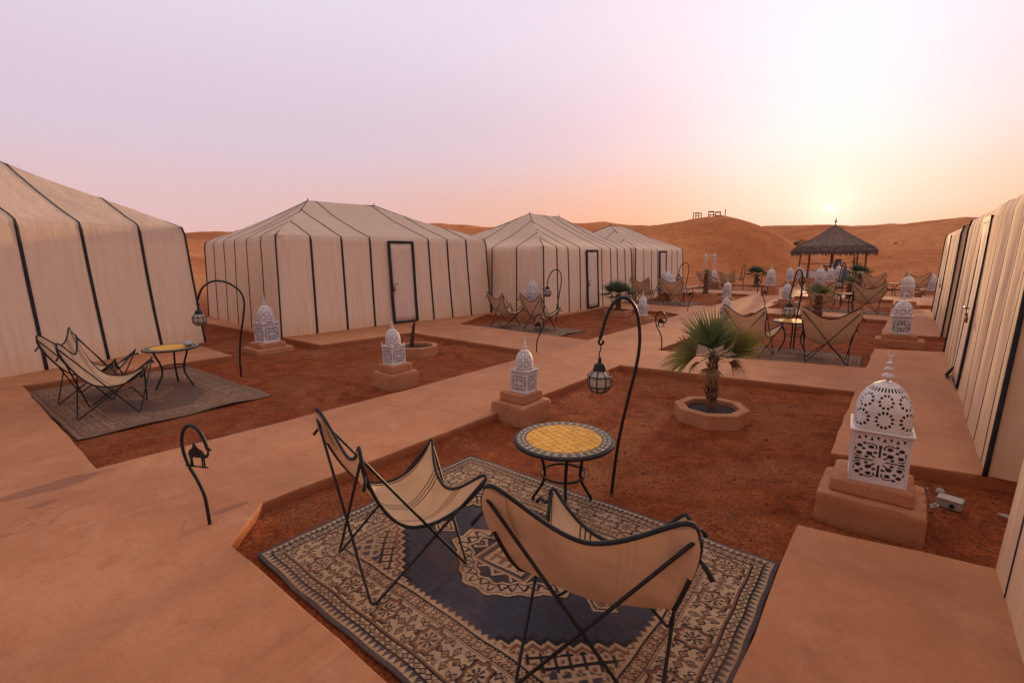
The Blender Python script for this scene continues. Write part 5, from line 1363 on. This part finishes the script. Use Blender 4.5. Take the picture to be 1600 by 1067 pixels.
def dune_seat(x, y, w, h, label, bench):
    z = ground_z(x, y); root = empty('dune_bench' if bench else 'dune_chair', (x, y, z), HEADING + (0.4 if bench else 0))
    for sx in (-1, 1):
        for sy in (-1, 1): MB().box((sx * w / 2, sy * 0.22, h * (0.28 if sy < 0 and not bench else 0.5) - .05), (0.07, 0.07, h * (0.56 if sy < 0 and not bench else 1.0) + .1)).build('leg', MATS['dark_wood'], root)
    MB().box((0, 0, h * (0.55 if not bench else 0.98)), (w + .1, 0.5, 0.07)).build('seat', MATS['dark_wood'], root)
    if not bench: MB().box((0, 0.22, h * 0.97), (w + .1, 0.06, 0.16)).build('back_rail', MATS['dark_wood'], root)
    else: MB().box((0, 0, h * 0.55), (w, 0.06, 0.06)).build('stretcher', MATS['dark_wood'], root)
    tag(root, label, 'bench' if bench else 'chair', 'seats on the dune crest')
def on_crest(px, depth):
    """ground point straight ahead at a given image column (degrees right of the view axis)"""
    a = math.atan((px - 800) / 740.0) - HEADING; r = depth / math.cos(a + HEADING); return r * math.sin(a), r * math.cos(a)
for px, w, lb, bn in ((1083, 0.85, 'small bench standing on the crest of the big dune, leftmost', True), (1105, 0.62, 'empty chair on the dune crest, left of two', False), (1115.5, 0.62, 'empty chair on the dune crest, right of two', False)):
    x, y = on_crest(px, 60.5); dune_seat(x, y, w, 0.75 if bn else 0.95, lb, bn)
x, y = on_crest(1125, 58); z = ground_z(x, y)
pk = MB().tube([(0, 0, -0.2), (0.02, 0, 0.45), (0.0, 0, 0.9)], [0.05, 0.05, 0.045], 6).build('marker_post', MATS['dark_wood'], None, smooth=True); pk.location = (x, y, z); tag(pk, 'short dark marker post near the dune crest', 'post')
for px, dp, r, lb in ((1328, 55, 0.17, 'dark ball-like bush on the sand right of the hut'), (1390, 60, 0.17, 'dark ball-like bush farther right on the sand')):
    x, y = on_crest(px, dp); z = ground_z(x, y); rg = random.Random(px); mb = MB()
    for i in range(160):
        d = Vector((rg.gauss(0, 1), rg.gauss(0, 1), abs(rg.gauss(0, 1)))).normalized(); p = d * r * rg.uniform(.2, 1.2)
        s = Vector((rg.gauss(0, 1), rg.gauss(0, 1), rg.gauss(0, 1))).normalized() * 0.04
        mb.add([p, p + s, p + d * 0.07], [(0, 1, 2)])
    o = mb.build('tussock', MATS['scrub'], None); o.location = (x, y, z); tag(o, lb, 'bush', 'tussocks on the far sand')
def bush(px, dp, rx, rz, label, n=900):
    x, y = on_crest(px, dp); z = ground_z(x, y); rg = random.Random(px * 3); root = empty('desert_tree', (x, y, z))
    mb = MB()
    for i in range(n):
        d = Vector((rg.gauss(0, 1), rg.gauss(0, 1), rg.gauss(0, 0.8))).normalized() * rg.uniform(.3, 1.0) ** .5
        lump = 0.75 + 0.45 * noise.noise(d * 1.7 + Vector((px, 0, 0)))
        p = Vector((d.x * rx * lump, d.y * rx * lump, rz * 1.1 + d.z * rz * lump)); s = Vector((rg.gauss(0, 1), rg.gauss(0, 1), rg.gauss(0, 1))).normalized(); t = s.orthogonal()
        k = rx * 0.09; mb.add([p, p + s * k, p + s * k * .5 + t * k * .7], [(0, 1, 2)])
    mb.build('crown', MATS['scrub'], root)
    for i in range(4): MB().tube([(0, 0, -0.2), (rg.uniform(-.2, .2) * rx, rg.uniform(-.2, .2) * rx, rz * .6), (rg.uniform(-.6, .6) * rx, rg.uniform(-.6, .6) * rx, rz * 1.3)], [0.06, 0.04, 0.015], 5).build('trunk', MATS['wood'], root)
    tag(root, label, 'tree')
bush(1247, 92, 2.1, 1.3, 'lone scrubby tree on the sand left behind the hut roof')
bush(1462, 88, 0.7, 0.35, 'low scrub on the right dune above the last tent', 250)

# junction box, cable and scraps between the right tents
jb = empty('junction_box', (0.48, 5.36, BED + 0.005), math.radians(-12))
bevel(MB().box((0, 0, 0.035), (0.16, 0.12, 0.07)).build('box', MATS['box_white'], jb), 0.008)
bevel(MB().box((0, 0, 0.077), (0.168, 0.128, 0.014)).build('lid', MATS['box_white'], jb), 0.005)
MB().lathe([(0.018, 0.0), (0.018, 0.01)], (0, 0, 0), n=10).build('cable_gland', MATS['iron'], jb).matrix_local = Matrix.Translation((0.02, -0.061, 0.036)) @ Matrix.Rotation(math.radians(90), 4, 'X')
tag(jb, 'grey-white junction box on the sand by the near lantern plinth', 'box')
cb = MB().tube(spline([(0.30, 5.05, BED + .25), (0.33, 5.1, BED + .10), (0.30, 5.18, BED + .01), (0.36, 5.26, BED + .03), (0.40, 5.2, BED + .06), (0.35, 5.16, BED + .04), (0.38, 5.3, BED + .03), (0.42, 5.34, BED + .05)], 6), 0.006, 6).build('cable', MATS['box_white'], None, smooth=True)
tag(cb, 'thin looped cable between the near plinth and junction box', 'cable')
cn = MB().lathe([(0.03, 0), (0.009, 0.11), (0.004, 0.113)], n=14).build('plastic_cone', MATS['box_white'], None, smooth='auto'); cn.location = (0.88, 5.36, BED + 0.03); cn.rotation_euler = (0, math.radians(92), 2.7); tag(cn, 'small white plastic cone lying on the sand by the right tent', 'cone')
cp = MB().lathe([(0.03, 0), (0.035, 0.03), (0.02, 0.05)], n=12).build('bottle_top', MATS['box_white'], None, smooth='auto'); cp.location = (0.42, 5.62, BED + 0.01); cp.rotation_euler = (0.5, 0.3, 0); tag(cp, 'small white plastic bottle top lying behind the junction box', 'litter')
tw = MB().tube(spline([(-1.15, 4.98, BED + .012), (-1.0, 5.1, BED + .02), (-0.9, 5.0, BED + .016), (-0.72, 5.0, BED + .012)], 5), 0.0035, 5).build('twig', MATS['stone'], None, smooth=True); tag(tw, 'thin pale twig lying on the red sand below the palm', 'twig')
fa = MB(); 
for i in range(9):
    fa.tube([(0.74, 10.86, 0.14), (0.72 - 0.01 * i, 10.84 - 0.03 * i, 0.05), (0.69 - 0.012 * (i % 4), 10.82 - 0.055 * i, 0.012)], [0.016, 0.010, 0.004], 5)
o = fa.build('frayed_rope', MATS['webbing'], None, smooth=True); tag(o, 'frayed black rope tassel at the foot of the right tent door', 'rope')

def pebbles():
    rg = random.Random(12); mb = MB(); n = 2600
    areas = [(-4.0, 3.7, -0.5, 8.2, 1050), (-0.35, 4.2, 0.9, 5.9, 220), (-11.2, 0.9, -6.2, 8.1, 800), (-4.0, 12.6, -0.6, 18.5, 300), (-9.3, 12.4, -6.3, 17.0, 230)]
    for x0, y0, x1, y1, k in areas:
        for i in range(k):
            x, y = rg.uniform(x0, x1), rg.uniform(y0, y1); s = 0.004 + 0.010 * rg.random() ** 3.5
            c = Vector((x, y, ground_z(x, y) + s * 0.25)); vs = [c + Vector((rg.gauss(0, 1), rg.gauss(0, 1), rg.gauss(0, .7))).normalized() * s for _ in range(6)]
            vs = [c + Vector((s, 0, 0)) * rg.uniform(.7, 1.3), c + Vector((0, s, 0)) * rg.uniform(.7, 1.3), c - Vector((s, 0, 0)) * rg.uniform(.7, 1.3), c - Vector((0, s, 0)) * rg.uniform(.7, 1.3), c + Vector((0, 0, s * .7)), c - Vector((0, 0, s * .7))]
            mb.add(vs, [(0, 1, 4), (1, 2, 4), (2, 3, 4), (3, 0, 4), (1, 0, 5), (2, 1, 5), (3, 2, 5), (0, 3, 5)])
    for i in range(420):        # dry clods
        x0, y0, x1, y1 = [(-4.0, 3.7, -0.5, 8.2), (-11.2, 3.2, -6.2, 8.1), (-0.35, 5.0, 0.8, 5.9)][0 if i < 220 else 1 if i < 360 else 2]
        x, y = rg.uniform(x0, x1), rg.uniform(y0, y1); s = 0.006 + 0.016 * rg.random() ** 2.5; c = Vector((x, y, ground_z(x, y) + s * 0.2)); b0 = len(mb.v)
        vs = [c + Vector((s * math.cos(a) * rg.uniform(.6, 1.3), s * math.sin(a) * rg.uniform(.6, 1.3), 0)) for a in (0, 1.26, 2.5, 3.8, 5.0)] + [c + Vector((rg.uniform(-.3, .3) * s, 0, s * .8))]
        mb.add(vs, [(k, (k + 1) % 5, 5) for k in range(5)], 1)
    o = mb.build('pebbles', [MATS['stone'], MATS['clod']], None); tag(o, 'scattered small stones and grit on the red sand beds', 'pebbles', kind='stuff')
pebbles()
